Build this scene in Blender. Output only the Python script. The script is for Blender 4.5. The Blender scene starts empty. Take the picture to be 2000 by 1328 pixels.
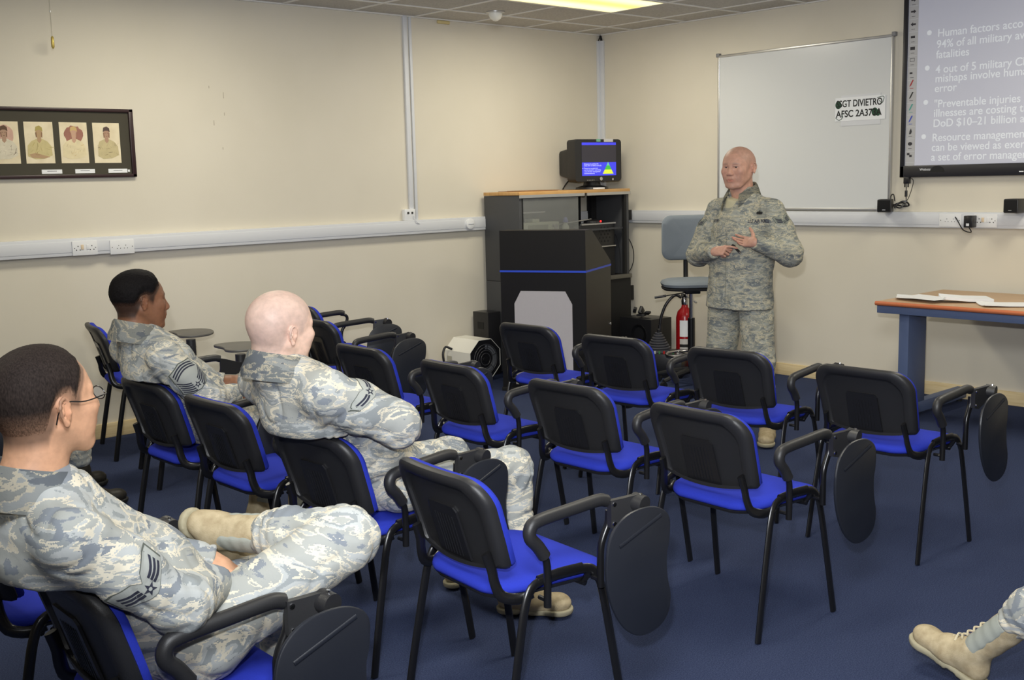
import bpy, bmesh, math, random
import numpy as np
from mathutils import Vector, Matrix, Euler
from mathutils.bvhtree import BVHTree
PI = math.pi
random.seed(7)
SC = bpy.context.scene
COL = SC.collection
R_ = math.radians

# ------------------------------------------------------------------ camera, world, exposure, lamps
def make_camera():
    yaw, pitch, roll = 0.8409419, 0.1449578, -0.0245865
    fw = Vector((math.cos(yaw)*math.cos(pitch), math.sin(yaw)*math.cos(pitch), -math.sin(pitch)))
    r0 = Vector((math.sin(yaw), -math.cos(yaw), 0)); u0 = r0.cross(fw)
    r = r0*math.cos(roll)+u0*math.sin(roll); u = -r0*math.sin(roll)+u0*math.cos(roll)
    cd = bpy.data.cameras.new('camera'); cd.sensor_width = 36; cd.lens = 2144.9*36/2000; cd.clip_start = .05
    o = bpy.data.objects.new('camera', cd); COL.objects.link(o)
    m = Matrix((r, u, -fw)).transposed().to_4x4(); m.translation = Vector((-7.68225, -7.25973, 1.66))
    o.matrix_world = m; SC.camera = o
make_camera()
SC.view_settings.view_transform = 'Standard'; SC.view_settings.look = 'None'
SC.view_settings.gamma = 1; SC.view_settings.use_curve_mapping = False
SC.view_settings.exposure = 0.12
W = bpy.data.worlds.new('world'); SC.world = W; W.use_nodes = True
W.node_tree.nodes['Background'].inputs[0].default_value = (.9, .93, 1, 1)
W.node_tree.nodes['Background'].inputs[1].default_value = .35
H = 2.973
BOUNCE, PANEL, DIRECT = 100, 29, 470
def area(name, loc, sx, sy, power, col, rot=(0, 0, 0)):
    l = bpy.data.lights.new(name, 'AREA'); l.shape = 'RECTANGLE'; l.size = sx; l.size_y = sy
    l.energy = power; l.color = col
    o = bpy.data.objects.new(name, l); COL.objects.link(o); o.location = loc; o.rotation_euler = rot
    return o
# the flash bounced off the ceiling above the photographer, the flash head itself, and the room's ceiling panels
bfl = area('bounced_flash', (-7.25, -6.85, H-.14), .8, .8, BOUNCE, (.92, .96, 1))
bfl.rotation_euler = (Vector((-3.4, -3.1, .7))-bfl.location).to_track_quat('-Z', 'Y').to_euler()
fl = bpy.data.lights.new('camera_flash', 'SPOT'); fl.energy = DIRECT; fl.color = (.95, .97, 1); fl.shadow_soft_size = .035; fl.spot_size = R_(84); fl.spot_blend = 1.0
flo = bpy.data.objects.new('camera_flash', fl); COL.objects.link(flo)
flo.location = (-7.73, -7.23, 1.89); flo.rotation_euler = (Vector((-1.3, -2.3, 1.35))-flo.location).to_track_quat('-Z', 'Y').to_euler()
LAMPS = [(-1.56, -1.335), (-1.56, -4.935), (-4.56, -1.335), (-4.56, -4.935), (-7.56, -3.135)]

# ------------------------------------------------------------------ helpers: materials
def lin(c):
    return tuple((x/12.92 if x <= .04045 else ((x+.055)/1.055)**2.4) for x in c)
def srgb(r, g, b): return lin((r/255, g/255, b/255))
MATS = {}
def mat(name, col, rough=.5, metal=0, noise=None, bump=None, spec=.5, emit=None, estr=0, alpha=None, sheen=0):
    if name in MATS: return MATS[name]
    m = bpy.data.materials.new(name); m.use_nodes = True
    nt = m.node_tree; b = nt.nodes['Principled BSDF']
    b.inputs['Base Color'].default_value = (*col, 1); b.inputs['Roughness'].default_value = rough
    b.inputs['Metallic'].default_value = metal; b.inputs['Specular IOR Level'].default_value = spec
    if sheen: b.inputs['Sheen Weight'].default_value = sheen
    tc = nt.nodes.new('ShaderNodeTexCoord')
    if noise:   # (scale, amount)
        n = nt.nodes.new('ShaderNodeTexNoise'); n.inputs['Scale'].default_value = noise[0]; n.inputs['Detail'].default_value = 4
        nt.links.new(tc.outputs['Object'], n.inputs['Vector'])
        mx = nt.nodes.new('ShaderNodeMix'); mx.data_type = 'RGBA'
        mx.inputs[6].default_value = (*[c*(1-noise[1]) for c in col], 1); mx.inputs[7].default_value = (*[min(1, c*(1+noise[1])) for c in col], 1)
        nt.links.new(n.outputs['Fac'], mx.inputs[0]); nt.links.new(mx.outputs[2], b.inputs['Base Color'])
    if bump:    # (scale, strength, distance)
        n = nt.nodes.new('ShaderNodeTexNoise'); n.inputs['Scale'].default_value = bump[0]; n.inputs['Detail'].default_value = 3
        nt.links.new(tc.outputs['Object'], n.inputs['Vector'])
        bp = nt.nodes.new('ShaderNodeBump'); bp.inputs['Strength'].default_value = bump[1]; bp.inputs['Distance'].default_value = bump[2]
        nt.links.new(n.outputs['Fac'], bp.inputs['Height']); nt.links.new(bp.outputs[0], b.inputs['Normal'])
    if emit:
        b.inputs['Emission Color'].default_value = (*emit, 1); b.inputs['Emission Strength'].default_value = estr
    if alpha is not None: b.inputs['Alpha'].default_value = alpha
    MATS[name] = m
    return m
def ramp_mat(name, scale, stops, rough=.8, stretch=(1, 1, 1), bump=None, detail=3, distort=0, spec=.3):
    m = bpy.data.materials.new(name); m.use_nodes = True; nt = m.node_tree; b = nt.nodes['Principled BSDF']
    tc = nt.nodes.new('ShaderNodeTexCoord'); mp = nt.nodes.new('ShaderNodeMapping'); mp.inputs['Scale'].default_value = stretch
    nt.links.new(tc.outputs['Object'], mp.inputs[0])
    n = nt.nodes.new('ShaderNodeTexNoise'); n.inputs['Scale'].default_value = scale; n.inputs['Detail'].default_value = detail
    n.inputs['Distortion'].default_value = distort
    nt.links.new(mp.outputs[0], n.inputs['Vector'])
    r = nt.nodes.new('ShaderNodeValToRGB'); e = r.color_ramp.elements
    e[0].position, e[0].color = stops[0][0], (*stops[0][1], 1); e[1].position, e[1].color = stops[-1][0], (*stops[-1][1], 1)
    for pz, c in stops[1:-1]:
        q = e.new(pz); q.color = (*c, 1)
    nt.links.new(n.outputs['Fac'], r.inputs[0]); nt.links.new(r.outputs[0], b.inputs['Base Color'])
    b.inputs['Roughness'].default_value = rough; b.inputs['Specular IOR Level'].default_value = spec
    if bump:
        n2 = nt.nodes.new('ShaderNodeTexNoise'); n2.inputs['Scale'].default_value = bump[0]; n2.inputs['Detail'].default_value = 3
        nt.links.new(tc.outputs['Object'], n2.inputs['Vector'])
        bp = nt.nodes.new('ShaderNodeBump'); bp.inputs['Strength'].default_value = bump[1]; bp.inputs['Distance'].default_value = bump[2]
        nt.links.new(n2.outputs['Fac'], bp.inputs['Height']); nt.links.new(bp.outputs[0], b.inputs['Normal'])
    MATS[name] = m
    return m

M_wall = ramp_mat('wall_cream_vinyl', 1.3, [(.3, srgb(214, 207, 190)), (.7, srgb(220, 213, 197))], .75, bump=(140, .12, .002))
M_wallR = M_wall
M_ceil = ramp_mat('ceiling_tile', 60, [(.35, srgb(190, 187, 180)), (.65, srgb(205, 202, 195))], .95, bump=(220, .3, .002))
M_grid = mat('ceiling_grid_white', srgb(232, 230, 224), .5)
M_carpet = ramp_mat('navy_carpet', 210, [(.3, srgb(47, 55, 80)), (.5, srgb(59, 68, 97)), (.7, srgb(72, 81, 111))], .98, bump=(420, .8, .004), detail=8, spec=.05)
M_base = ramp_mat('pale_pine', 6, [(.3, srgb(222, 198, 150)), (.7, srgb(238, 218, 175))], .5, stretch=(1, 1, 12))
M_pvc = mat('trunking_pvc', srgb(214, 216, 220), .45)
M_sock = mat('socket_plate', srgb(228, 229, 230), .35)
M_dark = mat('pin_hole_dark', srgb(40, 38, 36), .7)
M_beigebtn = mat('beige_rocker', srgb(220, 200, 170), .5)
M_blackpl = mat('black_textured_plastic', srgb(37, 37, 39), .45, bump=(500, .35, .001))
M_blacksm = mat('black_smooth_plastic', srgb(30, 30, 33), .3)
M_blackmt = mat('black_powder_steel', srgb(22, 22, 24), .28)
M_tablet = mat('charcoal_tablet_board', srgb(30, 33, 41), .4, bump=(600, .2, .001))
M_lap = mat('grey_tablet_top', srgb(92, 90, 86), .45)
M_blue = mat('royal_blue_fabric', srgb(44, 58, 176), .9, noise=(240, .12), bump=(900, .4, .001), spec=.15)
M_chrome = mat('chrome', srgb(210, 210, 212), .15, metal=1)
M_steel = mat('brushed_aluminium', srgb(200, 200, 200), .35, metal=.8)
M_rack = mat('rack_dark_grey', srgb(66, 67, 70), .55)
M_rackin = mat('rack_black_interior', srgb(16, 16, 18), .7)
M_pod = mat('lectern_black_laminate', srgb(19, 18, 18), .4)
M_podpanel = mat('lectern_pale_panel', srgb(186, 182, 186), .7, noise=(90, .04))
M_stripe = mat('blue_edge_stripe', srgb(52, 84, 215), .4)
M_wood = ramp_mat('oak_top', 5, [(.3, srgb(196, 150, 92)), (.7, srgb(214, 170, 112))], .4, stretch=(1, 10, 1))
M_woodedge = mat('cherry_edge', srgb(196, 112, 72), .45)
M_tabletop = ramp_mat('beech_table_top', 4, [(.3, srgb(190, 158, 124)), (.7, srgb(205, 172, 138))], .4, stretch=(10, 1, 1))
M_bluemet = mat('blue_grey_steel', srgb(88, 103, 138), .45)
M_paper = mat('paper_white', srgb(236, 238, 240), .8)
M_white = mat('white_enamel', srgb(236, 234, 224), .35)
M_greyfab = mat('grey_blue_fabric', srgb(118, 126, 134), .9, noise=(200, .1))
M_red = mat('extinguisher_red', srgb(150, 20, 25), .25)
M_text = mat('navy_embroidery', srgb(28, 28, 52), .8)
M_black = mat('ink_black', srgb(20, 20, 20), .7)
M_glass = bpy.data.materials.new('smoked_glass'); M_glass.use_nodes = True
_b = M_glass.node_tree.nodes['Principled BSDF']; _b.inputs['Base Color'].default_value = (*srgb(150, 152, 150), 1); _b.inputs['Roughness'].default_value = .08
_b.inputs['Alpha'].default_value = .38; _b.inputs['Metallic'].default_value = 0

# ------------------------------------------------------------------ helpers: objects
def link_mesh(name, verts, faces, m, parent=None, smooth=False, sharp=None):
    me = bpy.data.meshes.new(name); me.from_pydata([tuple(v) for v in verts], [], [tuple(f) for f in faces]); me.update()
    if smooth:
        me.polygons.foreach_set('use_smooth', [True]*len(me.polygons))
        if sharp: me.set_sharp_from_angle(angle=R_(sharp))
    o = bpy.data.objects.new(name, me); COL.objects.link(o)
    if m: me.materials.append(m)
    if parent: o.parent = parent
    return o
def tag(o, label=None, cat=None, group=None, kind=None):
    if label: o['label'] = label
    if cat: o['category'] = cat
    if group: o['group'] = group
    if kind: o['kind'] = kind
    return o
def empty(name, loc=(0, 0, 0), rz=0, label=None, cat=None, group=None):
    o = bpy.data.objects.new(name, None); COL.objects.link(o); o.empty_display_size = .1
    o.location = loc; o.rotation_euler = (0, 0, rz)
    return tag(o, label, cat, group)
class MB:
    """collects shapes into one mesh"""
    def __init__(s): s.bm = bmesh.new()
    def box(s, c, d, bev=0, rot=None, seg=2):
        t = bmesh.new(); bmesh.ops.create_cube(t, size=1)
        bmesh.ops.scale(t, vec=d, verts=t.verts)
        if bev: bmesh.ops.bevel(t, geom=t.edges[:], offset=bev, segments=seg, profile=.5, affect='EDGES')
        mt = (rot.to_4x4() if rot is not None else Matrix.Identity(4)); mt = Matrix.Translation(c) @ mt
        bmesh.ops.transform(t, matrix=mt, verts=t.verts); s._add(t); return s
    def bb(s, lo, hi, bev=0):
        c = [(a+b)/2 for a, b in zip(lo, hi)]; d = [abs(b-a) for a, b in zip(lo, hi)]
        return s.box(c, d, bev)
    def _add(s, t):
        mp = {v: s.bm.verts.new(v.co) for v in t.verts}
        for f in t.faces:
            try: s.bm.faces.new([mp[v] for v in f.verts])
            except ValueError: pass
        t.free()
    def cyl(s, a, b, r, r2=None, n=20, cap=True):
        a = Vector(a); b = Vector(b); r2 = r if r2 is None else r2
        return s.rings([(a, r), (b, r2)], (b-a).normalized(), n, cap)
    def rings(s, lst, axis, n=24, cap=True):
        axis = Vector(axis).normalized(); u = axis.orthogonal().normalized(); v = axis.cross(u); R = []
        for c, r in lst:
            R.append([s.bm.verts.new(Vector(c)+u*(r*math.cos(2*PI*i/n))+v*(r*math.sin(2*PI*i/n))) for i in range(n)])
        for A, B in zip(R, R[1:]):
            for i in range(n): s.bm.faces.new((A[i], A[(i+1) % n], B[(i+1) % n], B[i]))
        if cap: s.bm.faces.new(R[0][::-1]); s.bm.faces.new(R[-1])
        return s
    def tube(s, pts, r, n=10, sub=4, flat=1.0, side=None, closed=False):
        """swept tube along a smoothed path; flat<1 squashes along `side`"""
        P = smooth_path(pts, sub, closed) if sub else [Vector(p) for p in pts]
        rr = r if callable(r) else (lambda t: r)
        N = len(P); prev = None; R = []
        for i, p in enumerate(P):
            t = (P[(i+1) % N]-P[i-1]) if closed else (P[min(i+1, N-1)]-P[max(i-1, 0)])
            t.normalize()
            if side is not None: v = Vector(side); v = (v-t*v.dot(t)).normalized(); u = v.cross(t)
            else:
                u = t.orthogonal().normalized() if prev is None else (prev-t*prev.dot(t)).normalized(); v = t.cross(u); prev = u
            q = rr(i/(N-1))
            R.append([s.bm.verts.new(p+u*(q*math.cos(2*PI*k/n))+v*(q*flat*math.sin(2*PI*k/n))) for k in range(n)])
        L = list(zip(R, R[1:]))+([(R[-1], R[0])] if closed else [])
        for A, B in L:
            for k in range(n): s.bm.faces.new((A[k], A[(k+1) % n], B[(k+1) % n], B[k]))
        if not closed: s.bm.faces.new(R[0][::-1]); s.bm.faces.new(R[-1])
        return s
    def prism(s, pts, fn0, fn1):
        """polygon pts mapped by fn0 / fn1 to two faces"""
        A = [s.bm.verts.new(fn0(p)) for p in pts]; B = [s.bm.verts.new(fn1(p)) for p in pts]; n = len(pts)
        s.bm.faces.new(A[::-1]); s.bm.faces.new(B)
        for i in range(n): s.bm.faces.new((A[i], A[(i+1) % n], B[(i+1) % n], B[i]))
        return s
    def poly(s, pts):
        s.bm.faces.new([s.bm.verts.new(p) for p in pts]); return s
    def build(s, name, m, parent=None, smooth=40, loc=None):
        bmesh.ops.recalc_face_normals(s.bm, faces=s.bm.faces[:])
        me = bpy.data.meshes.new(name); s.bm.to_mesh(me); s.bm.free()
        if smooth:
            me.polygons.foreach_set('use_smooth', [True]*len(me.polygons)); me.set_sharp_from_angle(angle=R_(smooth))
        me.materials.append(m)
        o = bpy.data.objects.new(name, me); COL.objects.link(o)
        if loc: o.location = loc
        if parent: o.parent = parent
        return o
def smooth_path(pts, sub, closed=False):
    P = [Vector(p) for p in pts]; n = len(P); out = []
    rng = range(n if closed else n-1)
    for i in rng:
        p1, p2 = P[i], P[(i+1) % n]
        p0 = P[i-1] if (closed or i > 0) else p1*2-p2
        p3 = P[(i+2) % n] if (closed or i+2 < n) else p2*2-p1
        for k in range(sub):
            t = k/sub
            out.append(.5*((2*p1)+(p2-p0)*t+(2*p0-5*p1+4*p2-p3)*t*t+(3*p1-p0-3*p2+p3)*t**3))
    if not closed: out.append(P[-1])
    return out
def rrect(w, h, r, n=6, cx=0, cy=0):
    P = []
    for qx, qy, a0 in ((1, 1, 0), (-1, 1, 90), (-1, -1, 180), (1, -1, 270)):
        for k in range(n+1):
            a = R_(a0+90*k/n); P.append((cx+qx*(w/2-r)+r*math.cos(a), cy+qy*(h/2-r)+r*math.sin(a)))
    return P
def text(body, size, M4, m, name, parent=None, extrude=.0008, align='LEFT', sx=1.0, bold=0):
    cu = bpy.data.curves.new(name, 'FONT'); cu.body = body; cu.size = size; cu.extrude = extrude; cu.align_x = align; cu.offset = bold
    t = bpy.data.objects.new('tmp', cu); COL.objects.link(t); bpy.context.view_layer.update()
    me = bpy.data.meshes.new_from_object(t.evaluated_get(bpy.context.evaluated_depsgraph_get()))
    bpy.data.objects.remove(t); bpy.data.curves.remove(cu)
    me.transform(M4 @ Matrix.Diagonal((sx, 1, 1, 1))); me.materials.clear(); me.materials.append(m)
    o = bpy.data.objects.new(name, me); COL.objects.link(o)
    if parent: o.parent = parent
    return o
def frame(loc, X, Y):
    X = Vector(X).normalized(); Y = Vector(Y).normalized(); Z = X.cross(Y)
    m = Matrix((X, Y, Z)).transposed().to_4x4(); m.translation = Vector(loc); return m
def RW(y, z, x=-.02): return frame((x, y, z), (0, -1, 0), (0, 0, 1))      # on the front wall
def LW(x, z, y=-.02): return frame((x, y, z), (1, 0, 0), (0, 0, 1))       # on the left wall
def join_meshes(objs, name, parent=None):
    """merge small pieces of one surface pattern into one object"""
    bm = bmesh.new(); mats = []
    for o in objs:
        me = o.data; base = len(mats)
        for m in me.materials:
            if m not in mats: mats.append(m)
        idx = [mats.index(m) for m in me.materials]
        t = bmesh.new(); t.from_mesh(me); t.transform(o.matrix_basis)
        for f in t.faces: f.material_index = idx[f.material_index] if idx else 0
        tm = bpy.data.meshes.new('t'); t.to_mesh(tm); t.free(); bm.from_mesh(tm); bpy.data.meshes.remove(tm)
    me = bpy.data.meshes.new(name); bm.to_mesh(me); bm.free()
    for m in mats: me.materials.append(m)
    for o in objs:
        d = o.data; bpy.data.objects.remove(o); bpy.data.meshes.remove(d)
    o = bpy.data.objects.new(name, me); COL.objects.link(o)
    if parent: o.parent = parent
    return o

# ------------------------------------------------------------------ room shell
X0, Y0 = -10.6, -9.6
def struct(o): o['kind'] = 'structure'; return o
struct(MB().bb((X0-.1, Y0-.1, -.1), (.1, .1, 0)).build('floor', M_carpet, smooth=0))
struct(MB().bb((X0-.1, Y0-.1, H), (.1, .1, H+.1)).build('ceiling', M_ceil, smooth=0))
struct(MB().bb((X0-.1, 0, 0), (.1, .1, H)).build('wall_left', M_wall, smooth=0))
struct(MB().bb((0, Y0-.1, 0), (.1, 0, H)).build('wall_front', M_wall, smooth=0))
struct(MB().bb((X0-.1, Y0-.1, 0), (.1, Y0, H)).build('wall_right', M_wall, smooth=0))
struct(MB().bb((X0-.1, Y0, 0), (X0, 0, H)).build('wall_back', M_wall, smooth=0))
struct(MB().bb((X0, -.018, 0), (-.018, 0, .098), .003).build('baseboard_left', M_base))
struct(MB().bb((-.018, Y0, 0), (0, 0, .098), .003).build('baseboard_front', M_base))
g = MB()
x = -.36
while x > X0: g.bb((x-.012, Y0, H-.006), (x+.012, 0, H)); x -= .6
y = -.43
while y > Y0: g.bb((X0, y-.012, H-.007), (0, y+.012, H)); y -= .6
g.bb((X0, -.02, H-.01), (0, 0, H)); g.bb((-.02, Y0, H-.01), (0, 0, H))
struct(g.build('trim_1', M_grid, smooth=0))
# dado trunking with lid seams
t = MB().bb((X0, -.05, 1.24), (0, 0, 1.353), .004).bb((X0, -.053, 1.262), (0, -.05, 1.333), .0012)
struct(t.build('trim_2', M_pvc))
t = MB().bb((-.05, Y0, 1.24), (0, -.05, 1.353), .004).bb((-.053, Y0, 1.262), (-.05, -.05, 1.333), .0012)
struct(t.build('trim_3', M_pvc))
# vertical conduits
struct(MB().bb((-2.283, -.022, 1.353), (-2.243, 0, H), .002).build('trim_4', M_pvc))
struct(MB().bb((-2.222, -.016, 1.353), (-2.198, 0, H), .002).build('trim_5', M_pvc))
struct(MB().bb((-.045, -.02, 1.353), (-.012, 0, 2.915), .002).build('trim_6', M_pvc))
struct(MB().bb((-.022, -.062, 1.353), (0, -.018, 2.915), .002).build('trim_7', M_pvc))

def ceiling_light(i, x, y):
    o = empty('ceiling_light', (x, y, H), 0, ['recessed fluorescent ceiling panel glowing yellow at the top edge of the photo, nearest the corner', 'recessed fluorescent ceiling panel above the screen wall, out of frame', 'recessed fluorescent ceiling panel above the left rows of chairs, out of frame', 'recessed fluorescent ceiling panel above the right rows of chairs, out of frame', 'recessed fluorescent ceiling panel above the back of the room, out of frame'][i], 'ceiling light', 'ceiling light panels')
    MB().bb((-.60, -.30, -.008), (-.575, .30, 0)).bb((.575, -.30, -.008), (.60, .30, 0)).bb((-.575, -.30, -.008), (.575, -.275, 0)).bb((-.575, .275, -.008), (.575, .30, 0)).build('frame', M_grid, o, 0)
    MB().bb((-.575, -.275, -.006), (.575, .275, -.001)).build('diffuser', M_lamp, o, 0)
M_lamp = bpy.data.materials.new('fluorescent_diffuser'); M_lamp.use_nodes = True
nt = M_lamp.node_tree; b = nt.nodes['Principled BSDF']; b.inputs['Base Color'].default_value = (.8, .75, .6, 1)
tc = nt.nodes.new('ShaderNodeTexCoord'); sp = nt.nodes.new('ShaderNodeSeparateXYZ'); nt.links.new(tc.outputs['Object'], sp.inputs[0])
mm = nt.nodes.new('ShaderNodeMath'); mm.operation = 'MULTIPLY'; mm.inputs[1].default_value = 17.1; nt.links.new(sp.outputs['Y'], mm.inputs[0])
cs = nt.nodes.new('ShaderNodeMath'); cs.operation = 'COSINE'; nt.links.new(mm.outputs[0], cs.inputs[0])
rp = nt.nodes.new('ShaderNodeValToRGB'); rp.color_ramp.elements[0].color = (*srgb(236, 206, 104), 1); rp.color_ramp.elements[1].color = (*srgb(255, 248, 190), 1)
ma = nt.nodes.new('ShaderNodeMath'); ma.operation = 'MULTIPLY_ADD'; ma.inputs[1].default_value = -.5; ma.inputs[2].default_value = .5
nt.links.new(cs.outputs[0], ma.inputs[0]); nt.links.new(ma.outputs[0], rp.inputs[0]); nt.links.new(rp.outputs[0], b.inputs['Emission Color'])
LAMP_STR = 1.25
b.inputs['Emission Strength'].default_value = LAMP_STR
for i, (x, y) in enumerate(LAMPS):
    ceiling_light(i, x, y)
    area('panel_tubes', (x, y, H-.012), 1.1, .5, PANEL, (1, .945, .80))

# ceiling sensor
o = empty('motion_sensor', (-1.77, -.55, H), 0, 'white dome motion sensor on the ceiling near the lit panel', 'sensor')
MB().rings([((0, 0, 0), .075), ((0, 0, -.008), .075), ((0, 0, -.012), .06)], (0, 0, -1), 32).build('mounting_plate', M_steel, o)
MB().rings([((0, 0, -.01), .055), ((0, 0, -.03), .054), ((0, 0, -.055), .042), ((0, 0, -.07), .02), ((0, 0, -.074), .004)], (0, 0, -1), 32).build('dome', M_white, o)
# yellowed stain patch under the ceiling edge, left wall
o = MB().bb((-1.93, -.02, 2.935), (-1.80, -.001, 2.962), .008).build('pipe_stub', mat('yellowed_filler', srgb(214, 196, 140), .7)); tag(o, 'small yellowed stub at the top of the left wall under the ceiling', 'wall patch')
# cables over the corner conduits
o = MB().tube([(-.03, -.012, 2.915), (-.022, -.02, 2.94), (-.012, -.022, H)], .006, 8).tube([(-.012, -.045, 2.905), (-.012, -.035, 2.94), (-.012, -.024, H)], .006, 8).tube([(-.012, -.03, 2.905), (-.02, -.03, 2.94), (-.016, -.026, H)], .005, 8).build('data_cable', M_blacksm)
tag(o, 'black cables running from corner conduits into the ceiling', 'cable')
# pull cord
o = empty('pull_cord', (-5.07, -.10, H), 0, 'thin ceiling pull cord with a small brass end hanging at upper left', 'pull cord')
MB().cyl((0, 0, 0), (0, 0, -.36), .0022, n=8).build('cord', mat('cord_white', srgb(190, 184, 168), .8), o)
MB().rings([((0, 0, -.355), .003), ((0, 0, -.365), .009), ((0, 0, -.42), .010), ((0, 0, -.432), .004)], (0, 0, -1), 14).build('toggle', mat('aged_brass', srgb(200, 178, 96), .35, metal=.6), o)
MB().cyl((0, 0, -.2), (0, 0, -.212), .005, n=10).build('joiner', M_steel, o)

# sockets -----------------------------------------------------------
def socket(kind, a, z, wall, label, w=.165, h=.095):
    """plate centred at coordinate a on a wall; kind: power, data, single"""
    F = LW(a, z, -.053) if wall == 'L' else RW(a, z, -.053)
    o = empty('wall_socket', F.translation, 0, label, 'socket', 'sockets on the dado trunking')
    F = F.to_3x3().to_4x4()
    def put(mb, name, m, par=o, sm=40):
        q = mb.build(name, m, par, sm); q.data.transform(F); return q
    put(MB().bb((-w/2, -h/2, 0), (w/2, h/2, .008), .003), 'faceplate', M_sock)
    d = MB()
    if kind == 'power':
        for sx in (-1, 1):
            for (px, py) in ((0, .012), (-.012, -.012), (.012, -.012)): d.bb((sx*.045+px-.003, py-.003, .007), (sx*.045+px+.003, py+.004, .0085))
            put(MB().bb((sx*.018-.009, -.01+.0, .006), (sx*.018+.009, .022, .012), .001), 'rocker_switch', M_beigebtn if sx < 0 else M_sock)
    elif kind == 'data':
        for sx in (-1, 1):
            for (px, py) in ((0, .01), (-.011, -.009), (.011, -.009)): d.cyl((sx*.024+px, py, .006), (sx*.024+px, py, .0085), .0028, n=8)
    else:
        put(MB().cyl((0, 0, 0), (0, 0, .016), .03, n=24), 'dial', M_sock)
    for sx in (-1, 1): d.cyl((sx*(w/2-.014), 0, .006), (sx*(w/2-.014), 0, .0088), .003, n=8)
    put(d, 'pin_holes', M_dark)
    return o
socket('power', -4.956, 1.287, 'L', 'white double power socket below the framed portraits, left of the pair')
socket('data', -4.708, 1.28, 'L', 'white double data socket below the framed portraits, right of the pair')
socket('data', -3.478, 1.295, 'R', 'white data socket on front wall trunking left of black plug')
socket('power', -3.735, 1.295, 'R', 'white double power socket on front wall trunking holding the black plug')
o = empty('thermostat_dial', (-1.683, -.053, 1.298), 0, 'round white blanking dial on the left trunking beside the rack', 'wall dial')
q = MB().rings([((0, 0, 0), .046), ((0, -.012, 0), .045), ((0, -.018, 0), .03)], (0, -1, 0), 30).build('dial', M_sock, o)
MB().bb((-.03, -.022, -.005), (.03, -.017, .005), .002).build('slot', M_pvc, o)
o = empty('cable_box', (-2.297, 0, 1.397), 0, 'small white junction box at foot of the vertical conduits', 'junction box')
MB().bb((-.054, -.04, -.044), (.054, 0, .046), .004).build('box', M_sock, o)
MB().bb((-.03, -.044, .008), (-.012, -.04, .024)).bb((.012, -.044, .008), (.028, -.04, .024)).build('ports', M_dark, o)
MB().tube([(.03, -.045, -.01), (.05, -.06, -.06), (.09, -.05, -.075), (.12, -.045, -.05)], .003, 8).build('white_lead', M_pvc, o)
# plug adapter
o = empty('plug_adapter', (-.061, -3.643, 1.29), 0, 'black plug-in power adapter with cord on the front wall trunking', 'adapter')
MB().bb((-.07, -.032, -.042), (0, .032, .042), .006).build('adapter_body', M_blacksm, o)
MB().tube([(-.03, .01, -.04), (-.035, -.01, -.075), (-.03, .05, -.06), (-.012, .10, 0), (-.004, .125, .03)], .004, 8).build('cord', M_blacksm, o)
MB().bb((-.071, -.01, -.03), (-.0702, .012, -.012)).build('rating_label', M_pvc, o)

# wall marks: small dents in the left wall
for (x, z, l) in ((-3.979, 2.353, .012), (-3.872, 2.30, .03), (-3.957, 2.107, .025), (-3.90, 1.93, .012), (-3.872, 2.17, .015)):
    o = MB().bb((x-.0025, -.0012, z-l*.7), (x+.0025, -.0002, z+l*.7), .0005).build('wall_scuff', mat('scuff', srgb(176, 166, 150), .8)); tag(o, 'small pale scuff mark on the bare left wall', 'scuff mark', 'scuff marks on the left wall')

# ------------------------------------------------------------------ framed portraits, left wall
M_frame = mat('dark_mahogany_frame', srgb(52, 34, 36), .35)
M_mount = mat('dark_green_mount', srgb(66, 62, 50), .8)
M_wc = ramp_mat('watercolour_paper', 14, [(.3, srgb(222, 208, 176)), (.7, srgb(236, 224, 194))], .9)
pic = empty('portrait_frame', (-5.09, 0, 1.965), 0, 'long dark wood frame with four watercolour portraits and labels on left wall', 'framed pictures')
x0, x1, z0, z1 = -.60, .535, -.225, .22
fr = MB()
for lo, hi in (((x0, -.03, z1-.022), (x1, 0, z1)), ((x0, -.03, z0), (x1, 0, z0+.022)), ((x0, -.03, z0), (x0+.022, 0, z1)), ((x1-.03, -.03, z0), (x1, 0, z1))): fr.bb(lo, hi, .005)
fr.build('frame', M_frame, pic)
MB().bb((x0+.01, -.014, z0+.01), (x1-.01, -.004, z1-.01)).build('mount', M_mount, pic)
def blob(cx, cz, rx, rz, y, n=20, jit=.06, seed=1):
    rnd = random.Random(seed); return [(cx+rx*math.cos(2*PI*i/n)*(1+rnd.uniform(-jit, jit)), y, cz+rz*math.sin(2*PI*i/n)*(1+rnd.uniform(-jit, jit))) for i in range(n)]
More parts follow.
